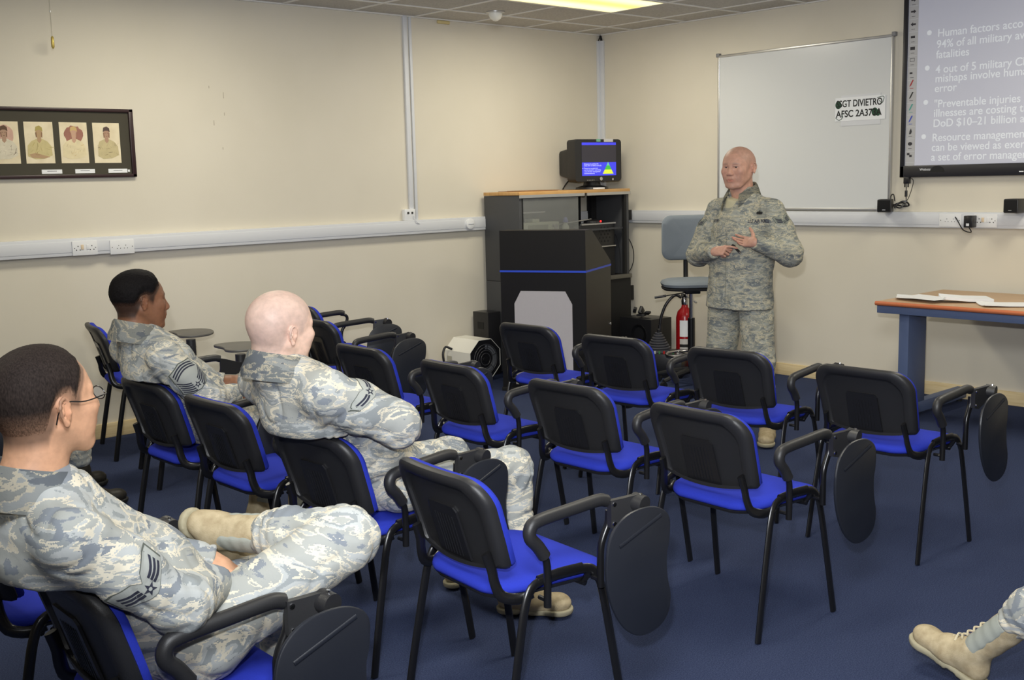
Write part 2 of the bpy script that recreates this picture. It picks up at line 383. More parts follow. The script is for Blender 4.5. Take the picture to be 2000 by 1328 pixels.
def portrait(cx, k):
    skin = mat('wash_skin_%d' % k, srgb(*[(178, 146, 122), (182, 152, 118), (200, 162, 138), (178, 144, 120)][k]), .9)
    cloth = mat('wash_shirt_%d' % k, srgb(*[(216, 208, 186), (202, 188, 138), (224, 210, 172), (198, 184, 142)][k]), .9, noise=(30, .15))
    hat = mat('wash_cap_%d' % k, srgb(*[(100, 78, 62), (176, 160, 96), (206, 176, 120), (92, 76, 70)][k]), .9)
    cloth_d = mat('wash_fold_%d' % k, srgb(*[(176, 160, 140), (158, 138, 84), (190, 168, 128), (156, 138, 98)][k]), .9); skin_d = mat('wash_cheek_%d' % k, srgb(*[(140, 108, 88), (140, 108, 80), (168, 126, 104), (140, 104, 84)][k]), .9)
    bg = mat('wash_background_%d' % k, srgb(*[(208, 170, 152), (206, 190, 150), (160, 112, 98), (228, 214, 184)][k]), .9, noise=(18, .25))
    P = []
    y = -.0155
    c = MB().bb((cx-.089, -.015, -.131), (cx+.089, -.0135, .129)).build('print_paper', M_wc, None, 0); P.append(c)
    if k in (0, 2): P.append(MB().poly(blob(cx, .045, .06, .065, y, 24, .12, k+3)).build('w', bg, None, 0))
    sh = .0 if k != 3 else -.015
    P.append(MB().poly([(cx-.078+abs(sh), y-.0004, -.085), (cx-.075+abs(sh), y-.0004, -.02), (cx-.05, y-.0004, .008), (cx-.02, y-.0004, .022), (cx+.02, y-.0004, .022), (cx+.05, y-.0004, .006), (cx+.073, y-.0004, -.024), (cx+.076, y-.0004, -.08), (cx+.03, y-.0004, -.10), (cx-.03, y-.0004, -.105)]).build('w', cloth, None, 0))
    P.append(MB().poly([(cx-.013, y-.0006, .01), (cx, y-.0006, -.004), (cx+.013, y-.0006, .012), (cx+.012, y-.0006, .04), (cx-.012, y-.0006, .04)]).build('w', skin, None, 0))
    P.append(MB().poly(blob(cx, .058, .021, .03, y-.0008, 22, .02, k)).build('w', skin, None, 0))
    P.append(MB().poly([(cx-.023, y-.001, .07), (cx-.018, y-.001, .098), (cx+.004, y-.001, .106), (cx+.021, y-.001, .094), (cx+.024, y-.001, .068), (cx+.01, y-.001, .078), (cx-.008, y-.001, .078)]).build('w', hat, None, 0))
    if k == 1: P.append(MB().poly([(cx-.07, y-.001, -.075), (cx-.03, y-.001, -.065), (cx+.06, y-.001, -.09), (cx+.02, y-.001, -.10), (cx-.05, y-.001, -.095)]).build('w', skin, None, 0))
    rn = random.Random(40+k)
    for _ in range(16):
        ax, az = cx+rn.uniform(-.068, .06), rn.uniform(-.088, -.005); L_, tt = rn.uniform(.01, .035), rn.uniform(-1.2, 1.9); w_ = rn.uniform(.0006, .0022)
        P.append(MB().poly([(ax, y-.0013, az), (ax+L_*math.cos(tt), y-.0013, az+L_*math.sin(tt)), (ax+L_*math.cos(tt)+w_, y-.0013, az+L_*math.sin(tt)-w_), (ax+w_*1.4, y-.0013, az-w_)]).build('w', [hat, cloth_d, cloth_d][rn.randrange(3)], None, 0))
    for s_ in (-1, 1): P.append(MB().poly([(cx+s_*.019, y-.0014, .03), (cx+s_*.0215, y-.0014, .062), (cx+s_*.015, y-.0014, .066), (cx+s_*.013, y-.0014, .036)]).build('w', skin_d, None, 0))
    ey = MB()
    for s in (-1, 1): ey.bb((cx+s*.008-.003, y-.0016, .061), (cx+s*.008+.003, y-.0014, .0635))
    ey.bb((cx-.005, y-.0016, .041), (cx+.005, y-.0014, .043)); P.append(ey.build('w', hat, None, 0))
    join_meshes(P, 'portrait_print', pic)
for k, cx in enumerate((-.295, -.083, .135, .350)):
    portrait(cx, k)
for cx in (-.02, .192, .41):
    c = MB().bb((cx-.064, -.0155, -.196), (cx+.064, -.014, -.170)).build('caption_card', M_paper, pic, 0)
    MB().bb((cx-.03, -.0162, -.181), (cx+.03, -.0156, -.1785)).build('caption_line', M_dark, c, 0)
MB().bb((.478, -.0155, -.19), (.492, -.014, -.176)).build('corner_sticker', M_paper, pic, 0)

# ------------------------------------------------------------------ whiteboard and sign
M_wb = mat('whiteboard_enamel', srgb(214, 216, 216), .22)
wb = empty('whiteboard', (-.004, -2.19, 2.005), 0, 'large white dry-wipe board with aluminium rim behind the speaker', 'whiteboard')
MB().bb((-.022, -.79, -.635), (-.004, .79, .635)).build('board', M_wb, wb, 0)
f = MB()
for lo, hi in (((-.03, -.80, .625), (0, .80, .645)), ((-.03, -.80, -.645), (0, .80, -.625)), ((-.03, -.80, -.645), (0, -.782, .645)), ((-.03, .782, -.645), (0, .80, .645))): f.bb(lo, hi, .004)
f.build('rim', M_steel, wb)
f = MB()
for sy in (-1, 1):
    for sz in (-1, 1): f.bb((-.034, sy*.80-.016, sz*.645-.016), (0, sy*.80+.016, sz*.645+.016), .005)
f.build('corner_caps', mat('grey_cap', srgb(130, 130, 132), .5), wb)
sg = empty('name_sign', (-.0278, -2.72, 2.13), 0, 'taped paper sign with bold two-line lettering on the whiteboard', 'sign')
MB().bb((-.002, -.175, -.125), (0, .155, .105)).build('backing_sheet', M_pvc, sg, 0)
MB().bb((-.004, -.215, -.088), (-.002, .205, .088)).build('paper', M_paper, sg, 0)
for body, z in (('SSGT DIVIETRO', .018), ('AFSC 2A373A', -.058)):
    q = text(body, .072, frame((-.0050, .196, z), (0, -1, 0), (0, 0, 1)), M_black, 'lettering', sg, .0004, bold=.0012)
    ww = max(v.co.y for v in q.data.vertices)-min(v.co.y for v in q.data.vertices)
    q.data.transform(Matrix.Translation((0, .196, 0)) @ Matrix.Diagonal((1, .385/ww, 1, 1)) @ Matrix.Translation((0, -.196, 0)))
M_green = mat('dark_green_ink', srgb(32, 74, 52), .7)
for (cy, cz, r, xd) in ((.178, .036, .026, .0041), (-.13, -.032, .026, .0041), (-.158, -.040, .020, .0043)):
    MB().poly([(-xd, cy+r*math.cos(a*PI/12), cz+1.2*r*math.sin(a*PI/12)) for a in range(24)]).build('logo_dot', M_green, sg, 0)
MB().tube([(-.005, -.15, .07), (-.005, -.19, .078), (-.005, -.205, .068), (-.005, -.19, .03), (-.005, -.165, .05)], .0022, 6).build('green_sketch', M_green, sg)
MB().tube([(-.005, .20, -.06), (-.005, .17, -.08), (-.005, .14, -.06), (-.005, .15, -.03)], .0022, 6).build('green_sketch', M_green, sg)

# ------------------------------------------------------------------ interactive screen
M_scr = mat('projected_slide', srgb(196, 198, 210), .5, emit=srgb(176, 178, 200), estr=.12)
M_stext = mat('slide_white_text', srgb(222, 226, 232), .5, emit=srgb(214, 220, 230), estr=.16)
M_bar = mat('toolbar_grey', srgb(186, 186, 188), .5)
sc = empty('interactive_screen', (0, 0, 0), 0, 'large interactive screen with black frame showing a faint bulleted slide', 'screen')
MB().bb((-.048, -5.0, 1.69), (-.01, -3.10, 2.93)).build('display_surface', M_scr, sc, 0)
f = MB()
f.bb((-.06, -5.04, 1.606), (0, -3.08, 1.688), .004); f.bb((-.06, -5.04, 2.93), (0, -3.08, 2.96), .004)
f.bb((-.06, -3.112, 1.606), (0, -3.078, 2.96), .004); f.bb((-.06, -5.04, 1.606), (0, -5.0, 2.96), .004)
f.build('bezel', mat('screen_bezel', srgb(34, 34, 40), .35), sc)
MB().poly([(-.0612, -3.37+.055*math.cos(a*PI/16), 1.640+.045*math.sin(a*PI/16)) for a in range(17)]).build('bezel_mark', M_black, sc, 0)
text('Webster', .026, RW(-3.235, 1.652, -.0605), M_paper, 'bezel_lettering', sc, .0003)
MB().bb((-.062, -3.985, 1.628), (-.0602, -3.955, 1.634)).build('model_mark', M_paper, sc, 0)
bar = MB().bb((-.0495, -3.188, 1.69), (-.0475, -3.115, 2.93)).build('toolbar', M_bar, sc, 0)
zz = [2.786, 2.697, 2.608, 2.529, 2.447, 2.356, 2.280, 2.193, 2.109, 2.025, 1.937, 1.848, 1.767]
seps = MB()
for z in [2.88]+zz[:]: seps.bb((-.0500, -3.186, z-.055), (-.0494, -3.117, z-.053))
seps.build('toolbar_lines', M_pvc, bar, 0)
ICO = mat('icon_ink', srgb(52, 50, 56), .6)
pens = {6: srgb(170, 40, 48), 7: srgb(30, 30, 34), 8: srgb(74, 160, 150), 9: srgb(56, 76, 190)}
for k, z in enumerate([2.868]+zz[:12]):
    i = MB(); m = ICO; yc = -3.150
    def P(pts): i.poly([(-.0502, yc-a, z+b) for a, b in pts])
    if k in (0, 1, 2):
        s = 1 if k != 2 else -1
        P([(s*a, b) for a, b in ((-.02, .006), (.002, .006), (.002, .015), (.02, 0), (.002, -.015), (.002, -.006), (-.02, -.006))])
    elif k in pens or k-1 in ():
        pass
    if k in (7, 8, 9, 10):
        m = mat('pen_icon_%d' % k, pens[k-1], .5); P([(-.016, -.024), (-.004, -.014), (.016, .024), (.006, .026), (-.014, -.012)])
    elif k == 3: P([(-.016, -.008), (.016, -.008), (.016, .008), (-.016, .008)])
    elif k == 4: P([(-.018, -.012), (.018, -.012), (.018, .010), (-.018, .010)])
    elif k == 5:
        for a in ((-.018, -.012, .018, -.009), (-.018, .009, .018, .012), (-.018, -.012, -.015, .012), (.015, -.012, .018, .012)): P([(a[0], a[1]), (a[2], a[1]), (a[2], a[3]), (a[0], a[3])])
    elif k == 6: P([(-.018, -.008), (.004, -.008), (.004, .004), (-.018, .004)])
    elif k == 11: P([(-.01, -.02), (.006, -.018), (.012, 0), (.004, .022), (-.006, .004)])
    elif k == 12: P([(.017*math.cos(a*PI/8), .013*math.sin(a*PI/8)) for a in range(16)])
    P([(-.014, -.036), (.014, -.036), (.014, -.033), (-.014, -.033)])
    i.build('toolbar_icon', m, bar, 0)
i = MB()
for a, b in ((-.012, .008), (.006, -.006)): i.bb((-.0503, -3.150-a-.010, 1.767+b-.008), (-.0501, -3.150-a+.010, 1.767+b+.008))
i.build('toolbar_icon', ICO, bar, 0)
lines = [('Human factors account for', -3.335, 2.610), ('94% of all military aviation', -3.330, 2.533), ('fatalities', -3.329, 2.462), ('4 out of 5 military Class A', -3.328, 2.359), ('mishaps involve human', -3.327, 2.295), ('error', -3.325, 2.227), ('"Preventable injuries and', -3.325, 2.118), ('illnesses are costing the', -3.323, 2.053), ('DoD $10\u201321 billion annually', -3.321, 1.982), ('Resource management', -3.317, 1.881), ('can be viewed as exercising', -3.315, 1.812), ('a set of error management', -3.314, 1.743)]
P = []
for body, y, z in lines: P.append(text(body, .078, RW(y, z-.022, -.0485), M_stext, 't', None, .0003, sx=.95, bold=.0006))
for y, z in ((-3.274, 2.624), (-3.266, 2.379), (-3.262, 2.138), (-3.254, 1.895)):
    P.append(MB().poly([(-.0492, y+.018*math.cos(a*PI/10), z+.018*math.sin(a*PI/10)) for a in range(20)]).build('b', M_stext, None, 0))
tx = join_meshes(P, 'slide_text', sc)
# cables below screen
o = empty('screen_cable', (-.04, -3.13, 1.61), 0, 'black video and data leads hanging below the screen corner to the small speaker', 'cable')
MB().bb((-.02, -.025, -.05), (.01, .02, 0), .004).bb((-.016, -.018, -.075), (-.006, -.012, -.05)).bb((-.016, .008, -.075), (-.006, .014, -.05)).build('connector', M_blacksm, o)
MB().tube([(-.01, 0, -.04), (-.01, .0, -.10), (-.008, .0, -.16), (-.005, .003, -.20), (-.03, .03, -.215)], .0035, 8).tube([(-.01, -.03, -.005), (-.012, -.055, -.03), (-.01, -.04, -.10), (-.008, -.01, -.17), (-.03, .02, -.205)], .0025, 8).build('leads', M_blacksm, o)
MB().cyl((-.01, 0, -.10), (-.01, 0, -.145), .010, n=14).build('ferrite', M_blacksm, o)
def small_speaker(y, z, rz, label):
    o = empty('small_speaker', (-.105, y, z), rz, label, 'speaker', 'small black loudspeakers by the screen')
    MB().bb((-.09, -.05, -.047), (.05, .05, .047), .008).build('cabinet', M_blackpl, o)
    MB().bb((-.095, -.044, -.041), (-.089, .044, .041), .003).build('grille', mat('black_cloth', srgb(14, 14, 16), .95), o)
    MB().bb((-.0965, -.01, -.032), (-.0948, .012, -.028)).build('badge', M_steel, o)
    return o
s = small_speaker(-3.0, 1.402, R_(22), 'small black loudspeaker below the whiteboard corner with cable bundle')
MB().tube([(.04, -.03, .04), (.045, -.03, .07), (.03, -.05, .08), (.03, -.06, .03)], .004, 8).tube([(.05, -.02, -.02), (.06, -.07, 0), (.05, -.12, -.01), (.04, -.16, 0), (.03, -.13, .03), (.03, -.08, .01), (.02, -.06, -.02)], .006, 8).tube([(.05, -.04, .0), (.055, -.09, .015), (.045, -.13, .012), (.04, -.10, -.02), (.045, -.06, -.01)], .005, 8).build('cable_bundle', M_blacksm, s)
small_speaker(-3.965, 1.402, 0, 'small black loudspeaker on the trunking at the right edge of the photo')

# ------------------------------------------------------------------ equipment rack in the corner
rk = empty('equipment_rack', (-.83, -.26, 0), 0, 'tall dark grey equipment rack with wooden top and glass door in the corner', 'equipment rack')
rx0, rx1, ry0, ry1 = -.676, .674, -.225, .22     # local extents
MB().bb((rx0, ry0, .02), (rx0+.03, ry1, .80), .002).bb((rx0, ry0, .803), (rx0+.03, ry1, 1.525), .002).build('side_panel', M_rack, rk)
MB().bb((rx1-.03, ry0, .78), (rx1, ry1, 1.525), .002).build('side_panel', M_rack, rk)
MB().bb((rx0+.03, ry0+.0, .02), (rx1+.02, ry1, .775), .003).build('base_cabinet', M_rackin, rk)
MB().bb((rx0+.03, ry1-.02, .78), (.485, ry1, 1.525)).bb((.585, ry1-.02, .78), (rx1-.03, ry1, 1.525)).build('back_panel', M_rackin, rk)
MB().bb((rx0-.005, ry0-.01, 1.528), (rx1+.01, ry1, 1.556), .003).build('wooden_top', M_wood, rk)
MB().bb((rx0+.0, ry0-.014, 1.505), (.09, ry0-.004, 1.53)).bb((.12, ry0-.014, 1.505), (rx1+.012, ry0-.004, 1.53)).build('front_trim', M_steel, rk)
MB().bb((rx0+.03, ry0, .775), (rx0+.045, ry0+.02, 1.505)).bb((rx1-.06, ry0, .78), (rx1-.03, ry0+.03, 1.505)).bb((.585, ry1-.10, .78), (.61, ry1-.06, 1.505)).build('frame_posts', M_rackin, rk)
MB().bb((rx0+.045, ry0-.002, .79), (.02, ry0+.004, 1.50)).build('glass_door', M_glass, rk)
MB().bb((rx0+.03, ry0+.02, 1.195), (rx1-.06, ry1-.02, 1.21)).build('shelf', M_rack, rk)
MB().bb((rx0+.03, ry1-.03, 1.36), (.02, ry1-.022, 1.372)).build('back_rail', M_steel, rk)
MB().bb((.31, ry0-.012, .745), (rx1+.024, ry0+.02, .782), .003).build('ledge_trim', mat('worn_aluminium', srgb(120, 118, 112), .4, metal=.7), rk)
MB().tube([(.655, -.20, 1.13), (.69, -.215, 1.09), (.735, -.22, 1.0), (.74, -.22, .90), (.70, -.22, .82), (.67, -.2, .785)], .004, 8).tube([(.52, -.15, 1.17), (.57, -.17, 1.12), (.60, -.18, .95), (.60, -.18, .79)], .003, 8).build('power_cord', M_blacksm, rk)
MB().bb((rx1, -.20, 1.11), (rx1+.02, -.16, 1.17), .003).build('cord_clip', M_blacksm, rk)
MB().bb((rx1+.003, ry0+.03, 1.27), (rx1+.075, ry0+.045, 1.36), .002).build('hinge_bracket', M_rackin, rk)
MB().bb((rx1+.023, ry0+.03, .53), (rx1+.095, ry0+.045, .665), .002).build('hinge_bracket', M_rackin, rk)
# things in the rack
o = empty('computer_case', (-.50, -.30, 1.045), 0, 'black computer case with silver edges lying on a support inside the rack', 'computer')
MB().bb((-.31, -.14, 0), (.20, .14, .20), .004).build('case', M_blacksm, o)
MB().bb((-.235, -.152, .20), (.205, -.13, .212)).bb((-.05, -.152, -.004), (.205, -.13, .006)).build('silver_edges', M_steel, o)
i = MB()
for k in range(7):
    for j in range(5):
        if (k+j) % 2: i.bb((.0+k*.022, -.1425, .04+j*.03), (.012+k*.022, -.140, .056+j*.03))
i.build('vent_holes', mat('vent_dark', srgb(23, 23, 25), .5), o)
MB().cyl((-.15, -.14, .11), (-.15, -.143, .11), .008, n=12).build('power_button', M_steel, o)
o2 = MB().bb((-.81, -.44, .78), (-.30, -.16, 1.038)).build('support_box', M_rackin); tag(o2, 'black box under the computer case inside the rack', 'box')
o = empty('device_charger', (-.50, -.36, 1.259), R_(-10), 'black rounded device with glowing red light on top of the computer case', 'device')
MB().rings([((0, 0, 0), .085), ((0, 0, .018), .08), ((0, 0, .03), .05), ((0, 0, .034), .01)], (0, 0, 1), 24).build('body', M_blacksm, o)
MB().cyl((.03, -.078, .012), (.03, -.083, .013), .008, n=12).build('red_light', mat('red_led', srgb(220, 20, 20), .3, emit=srgb(255, 30, 30), estr=3), o)
o = MB().cyl((-.12, 0, 0), (.36, .02, .03), .006, n=8).build('silver_rod', M_steel); o.location = (-.88, -.38, 1.262); tag(o, 'thin silver rod leaning across behind the rack glass', 'rod')
o = empty('video_player', (-1.255, -.36, 1.21), 0, 'pale cream video player on the rack shelf behind glass', 'video player')
MB().bb((-.235, -.1, 0), (.235, .1, .085), .004).build('body', mat('cream_case', srgb(196, 200, 176), .5), o)
MB().bb((-.13, -.104, .02), (.10, -.098, .065)).build('front_slot', mat('cream_dark', srgb(150, 154, 132), .5), o)
MB().bb((-.03, -.05, .085), (.05, .05, .115), .004).build('adapter_lump', MATS['cream_case'], o)
MB().cyl((.19, -.1, .042), (.19, -.112, .042), .022, n=18).cyl((.155, -.1, .055), (.155, -.106, .055), .01, n=12).build('dial_knob', M_steel, o)
o = empty('glass_bottle', (-.885, -.40, 1.21), 0, 'small clear bottle with violet cap on the rack shelf', 'bottle')
MB().rings([((0, 0, 0), .03), ((0, 0, .03), .034), ((0, 0, .055), .02), ((0, 0, .07), .014)], (0, 0, 1), 20).build('body', mat('bottle_clear', srgb(190, 196, 180), .1), o)
MB().rings([((0, 0, .07), .022), ((0, 0, .095), .022), ((0, 0, .1), .016), ((0, 0, .115), .013)], (0, 0, 1), 20).build('cap', mat('violet_cap', srgb(112, 118, 190), .5), o)
o = empty('desk_papers', (-1.2, -.25, 1.557), 0, 'flat brown folder lying on the rack top', 'folder')
MB().bb((-.22, -.16, 0), (.22, .12, .004)).bb((-.10, -.10, .004), (.30, .14, .007)).build('folder', mat('brown_card', srgb(150, 110, 70), .7), o, 0)
# CRT monitor
mo = empty('crt_monitor', (-.42, -.28, 1.557), R_(-8), 'bulky black computer monitor showing blue slide with green and yellow pyramid', 'monitor')
MB().rings([((0, 0, 0), .15), ((0, 0, .018), .145), ((0, 0, .035), .08), ((0, 0, .08), .07)], (0, 0, 1), 36).build('foot', M_blacksm, mo)
T = MB()
hw, z0, z1 = .262, .07, .44
sect = [(-.10, hw, z0, z1), (-.085, hw+.004, z0-.004, z1+.002), (.02, hw, z0, z1), (.05, hw-.03, z0+.01, z1-.03), (.08, .20, z0+.03, z1-.07), (.24, .185, z0+.05, z1-.09), (.27, .16, z0+.06, z1-.11)]
Rr = []
for (yy, w, a, b2) in sect:
    Rr.append([T.bm.verts.new((px, yy, pz)) for px, pz in rrect(2*w, b2-a, .03, 4, 0, (a+b2)/2)])
for A, B in zip(Rr, Rr[1:]):
    n = len(A)
    for k in range(n): T.bm.faces.new((A[k], A[(k+1) % n], B[(k+1) % n], B[k]))
T.bm.faces.new(Rr[0]); T.bm.faces.new(Rr[-1])
T.build('shell', M_blackpl, mo, 35)
scn = MB().bb((-.192, -.103, .118), (.20, -.1005, .415), .001).build('screen', mat('crt_dark', srgb(52, 50, 58), .2, emit=srgb(50, 48, 60), estr=.25), mo, 0)
Mb = mat('crt_blue', srgb(60, 62, 215), .3, emit=srgb(66, 68, 230), estr=.55)
q = MB().bb((-.19, -.1045, .120), (.198, -.1035, .238)).bb((-.19, -.1045, .390), (.198, -.1035, .412)).build('screen_blue', Mb, scn, 0)
Mw = mat('crt_white', srgb(210, 215, 240), .3, emit=srgb(200, 205, 240), estr=.5)
P = [text(b_, .017, frame((-.168, -.105, z_), (1, 0, 0), (0, 0, 1)), Mw, 't', None, .0002) for b_, z_ in (('illnesses are costing the', .219), ('DoD $10\u201321 billion annually', .204), ('Resource management', .181), ('can be viewed as exercising', .166), ('a set of error management', .151), ('countermeasures', .136))]
P.append(MB().poly([(-.181+.004*math.cos(a), -.105, .186+.004*math.sin(a)) for a in np.linspace(0, 6, 10)]).build('d', Mw, None, 0))
join_meshes(P, 'screen_text', scn)
def quad(z_lo, w_lo, z_hi, w_hi, m, cx=.105): MB().poly([(cx-w_lo, -.105, z_lo), (cx+w_lo, -.105, z_lo), (cx+w_hi, -.105, z_hi), (cx-w_hi, -.105, z_hi)]).build('pyramid_band', m, scn, 0)
quad(.135, .062, .172, .039, mat('crt_yellow', srgb(214, 226, 70), .3, emit=srgb(214, 230, 60), estr=.5))
quad(.172, .039, .208, .018, mat('crt_green', srgb(70, 176, 70), .3, emit=srgb(60, 180, 60), estr=.5))
quad(.208, .018, .238, .003, mat('crt_teal', srgb(110, 190, 180), .3, emit=srgb(110, 190, 180), estr=.4))
MB().cyl((.02, -.104, .092), (.02, -.112, .092), .016, n=24).build('round_badge', M_chrome, mo)
MB().cyl((.155, -.104, .085), (.155, -.110, .085), .010, n=16).build('power_button', M_chrome, mo)
i = MB()
for k in range(5): i.bb((-.135+k*.018, -.106, .078), (-.127+k*.018, -.1035, .084))
i.build('menu_buttons', M_steel, mo)
MB().bb((-.025, -.1045, .420), (.022, -.103, .442)).build('green_sticker', mat('sticker_green', srgb(120, 176, 148), .6), mo, 0)
MB().bb((.06, -.1045, .418), (.165, -.103, .444)).build('white_sticker', mat('sticker_white', srgb(206, 204, 204), .6), mo, 0)
MB().tube([(-.16, .12, .09), (-.22, .10, .05), (-.27, .08, .006)], .006, 8).tube([(-.10, -.05, .03), (-.19, -.1, .02), (-.21, -.08, .004)], .003, 8).build('cable', M_blacksm, mo)
o = MB().bb((-.045, -.03, 0), (.045, .03, .014), .002).build('paper_pad', M_paper); o.location = (-.50, -.442, 1.558); tag(o, 'tiny white pad in front of the monitor foot', 'pad')

# ------------------------------------------------------------------ lectern
th = R_(27)
pd = empty('lectern', (-1.854-.0, -1.116, 0), th, 'black lectern with blue stripe and pale octagonal front panel', 'lectern')
# local: x back (away from audience), y left ; front face at x=0, width .70
def podprism(pts, m, name, y0=-.35, y1=.35): return MB().prism(pts, lambda p: (p[0], y0, p[1]), lambda p: (p[0], y1, p[1])).build(name, m, pd, 30)
podprism([(0, .96), (0, 1.268), (.16, 1.268), (.69, .985), (.69, .96)], M_pod, 'upper_body')
podprism([(.004, 0), (.004, .945), (.686, .945), (.686, 0)], M_pod, 'lower_body')
podprism([(-.003, .945), (-.003, .96), (.693, .96), (.693, .945)], M_stripe, 'blue_stripe', -.353, .353)
w = .237
pts = [(-w, .06), (w, .06), (w, .70), (w-.055, .80), (-w+.055, .80), (-w, .70)]
MB().prism([(p[0]-.002, p[1]) for p in pts], lambda p: (-.0005, p[0], p[1]), lambda p: (-.006, p[0], p[1])).build('front_panel', M_podpanel, pd, 0)
MB().cyl((.66, -.35, .47), (.66, -.356, .47), .012, n=14).build('lock', M_steel, pd)
MB().bb((-.0, -.36, 0), (.695, .36, .03), .003).build('plinth', M_black, pd)

# ------------------------------------------------------------------ heater, tower
he = empty('fan_heater', (-1.845, -.40, .19), R_(0), 'white octagonal drum heater with black grille beside the lectern', 'heater')
def octo(r, y): return [(r*math.cos(R_(22.5+45*k)), y, r*math.sin(R_(22.5+45*k))) for k in range(8)]
T = MB(); A = [T.bm.verts.new(p) for p in octo(.178, 0)]; B = [T.bm.verts.new(p) for p in octo(.178, .33)]; C = [T.bm.verts.new(p) for p in octo(.175, .0)]; D = [T.bm.verts.new(p) for p in octo(.175, .02)]
for k in range(8):
    n = (k+1) % 8; T.bm.faces.new((A[k], A[n], B[n], B[k])); T.bm.faces.new((A[n], A[k], C[k], C[n])); T.bm.faces.new((C[n], C[k], D[k], D[n]))
T.bm.faces.new(B); T.bm.faces.new(D); T.build('drum', M_white, he, 20)
mat('grille_grey', srgb(70, 70, 74), .4); T = MB(); T.prism(octo(.174, 0), lambda p: (p[0], .004, p[2]), lambda p: (p[0], .012, p[2])); T.build('front_plate', M_blacksm, he, 0)
for r in (.05, .075, .10, .125): MB().tube([(r*math.cos(a), -.002, r*math.sin(a)) for a in np.linspace(0, 2*PI, 24, endpoint=False)], .003, 6, 1, closed=True).build('grille_ring', MATS['grille_grey'], he)
T = MB()
for k in range(6):
    a = PI*k/6*2+.3; T.cyl((.02*math.cos(a), -.001, .02*math.sin(a)), (.13*math.cos(a), -.001, .13*math.sin(a)), .003, n=6)
T.build('grille_spokes', M_blackmt, he)
T = MB(); T.prism([(.118*math.cos(R_(a)), .118*math.sin(R_(a))) for a in range(-80, 91, 10)]+[(.085*math.cos(R_(a)), .085*math.sin(R_(a))) for a in range(90, -81, -10)], lambda p: (p[0], .0035, p[1]), lambda p: (p[0], .001, p[1])); T.build('fan_blade', mat('fan_grey', srgb(104, 106, 110), .5), he, 0)
MB().cyl((0, .004, 0), (0, -.006, 0), .022, n=16).build('hub', M_blacksm, he)
MB().tube([(-.16, .24, .08), (-.205, .27, .10), (-.235, .27, .04), (-.22, .26, -.05), (-.165, .24, -.08)], .010, 10).build('handle', M_blacksm, he)
MB().bb((-.167, .24, -.02), (-.1655, .30, .02)).build('rating_label', mat('label_grey', srgb(180, 176, 160), .7), he, 0)
MB().bb((-.10, .03, -.19), (.10, .05, -.16)).bb((-.10, .26, -.19), (.10, .28, -.16)).build('feet', M_blacksm, he)
o = empty('computer_tower', (-1.585, -.125, 0), 0, 'black upright computer tower against left wall beside the rack', 'computer')
MB().bb((-.07, -.10, .01), (.07, .10, .545), .004).build('case', M_blacksm, o)
MB().bb((-.072, -.04, .40), (-.069, .04, .46)).build('panel', M_rackin, o); MB().bb((-.06, -.09, 0), (.06, .09, .012)).build('feet', M_blacksm, o)

# ------------------------------------------------------------------ corner clutter: subwoofer, control box, extinguisher
o = empty('subwoofer', (-.22, -.75, 0), R_(0), 'black subwoofer box on the floor right of the rack', 'speaker')
MB().bb((-.14, -.17, .012), (.14, .20, .405), .004).build('cabinet', M_blacksm, o)
MB().rings([((-.135, -.03, .27), .085), ((-.148, -.03, .27), .085), ((-.146, -.03, .27), .07), ((-.125, -.03, .27), .03), ((-.135, -.03, .27), .02)], (-1, 0, 0), 28).build('driver_cone', M_blackmt, o)
MB().bb((-.12, -.15, 0), (.12, .18, .014)).build('feet', M_black, o)
o = empty('gadget_bracket', (-.26, -.72, .413), R_(20), 'crumpled black camera bracket lying on top of the subwoofer', 'bracket')
MB().box((0, 0, .045), (.09, .03, .07), .008, Euler((.2, .6, .1)).to_matrix()).box((-.03, .05, .06), (.03, .03, .05), .005, Euler((.3, -.6, .2)).to_matrix()).box((.02, -.05, .03), (.05, .05, .02), .004, Euler((.1, .5, .9)).to_matrix()).box((0, .0, .012), (.07, .07, .02), .004).build('clamp', M_blackpl, o)
MB().bb((-.05, -.02, .04), (-.046, .02, .044)).build('screw', M_steel, o)
o = empty('control_panel', (-.67, -1.27, 0), R_(30), 'black control box with ribbed grey joystick boot and row of buttons', 'joystick')
MB().bb((-.16, -.22, 0), (.16, .14, .20), .004).build('case', M_blacksm, o)
rr = []
for k in range(7): r = .10-.0115*k; z = .235+.020*k; rr += [((0, 0, z-.012), r*.86), ((0, 0, z-.004), r), ((0, 0, z+.004), r)]
MB().rings([((0, 0, .2), .10), ((0, 0, .22), .10)]+rr, (0, 0, 1), 24).build('rubber_boot', mat('rubber_grey', srgb(74, 74, 80), .7), o)
MB().rings([((0, 0, .36), .012), ((0, 0, .385), .012), ((0, 0, .39), .006)], (0, 0, 1), 14).build('stick', M_blacksm, o)
bts = [srgb(190, 30, 30), srgb(180, 182, 178), srgb(60, 120, 70), srgb(200, 200, 196), srgb(70, 130, 80)]
for k in range(9): MB().cyl((-.13, .12-k*.038, .2), (-.13, .12-k*.038, .222), .009, n=10).build('button', mat('button_%d' % (k % 5), bts[k % 5], .4), o)
ex = empty('fire_extinguisher', (-.36, -1.30, 0), R_(93), 'red fire extinguisher with black hose standing behind the drafting chair', 'fire extinguisher')
MB().rings([((0, 0, .03), .05), ((0, 0, .04), .075), ((0, 0, .46), .075), ((0, 0, .51), .062), ((0, 0, .545), .03), ((0, 0, .575), .024)], (0, 0, 1), 32).build('cylinder', M_red, ex)
MB().rings([((0, 0, 0), .07), ((0, 0, .04), .077)], (0, 0, 1), 32).build('base_ring', M_black, ex)
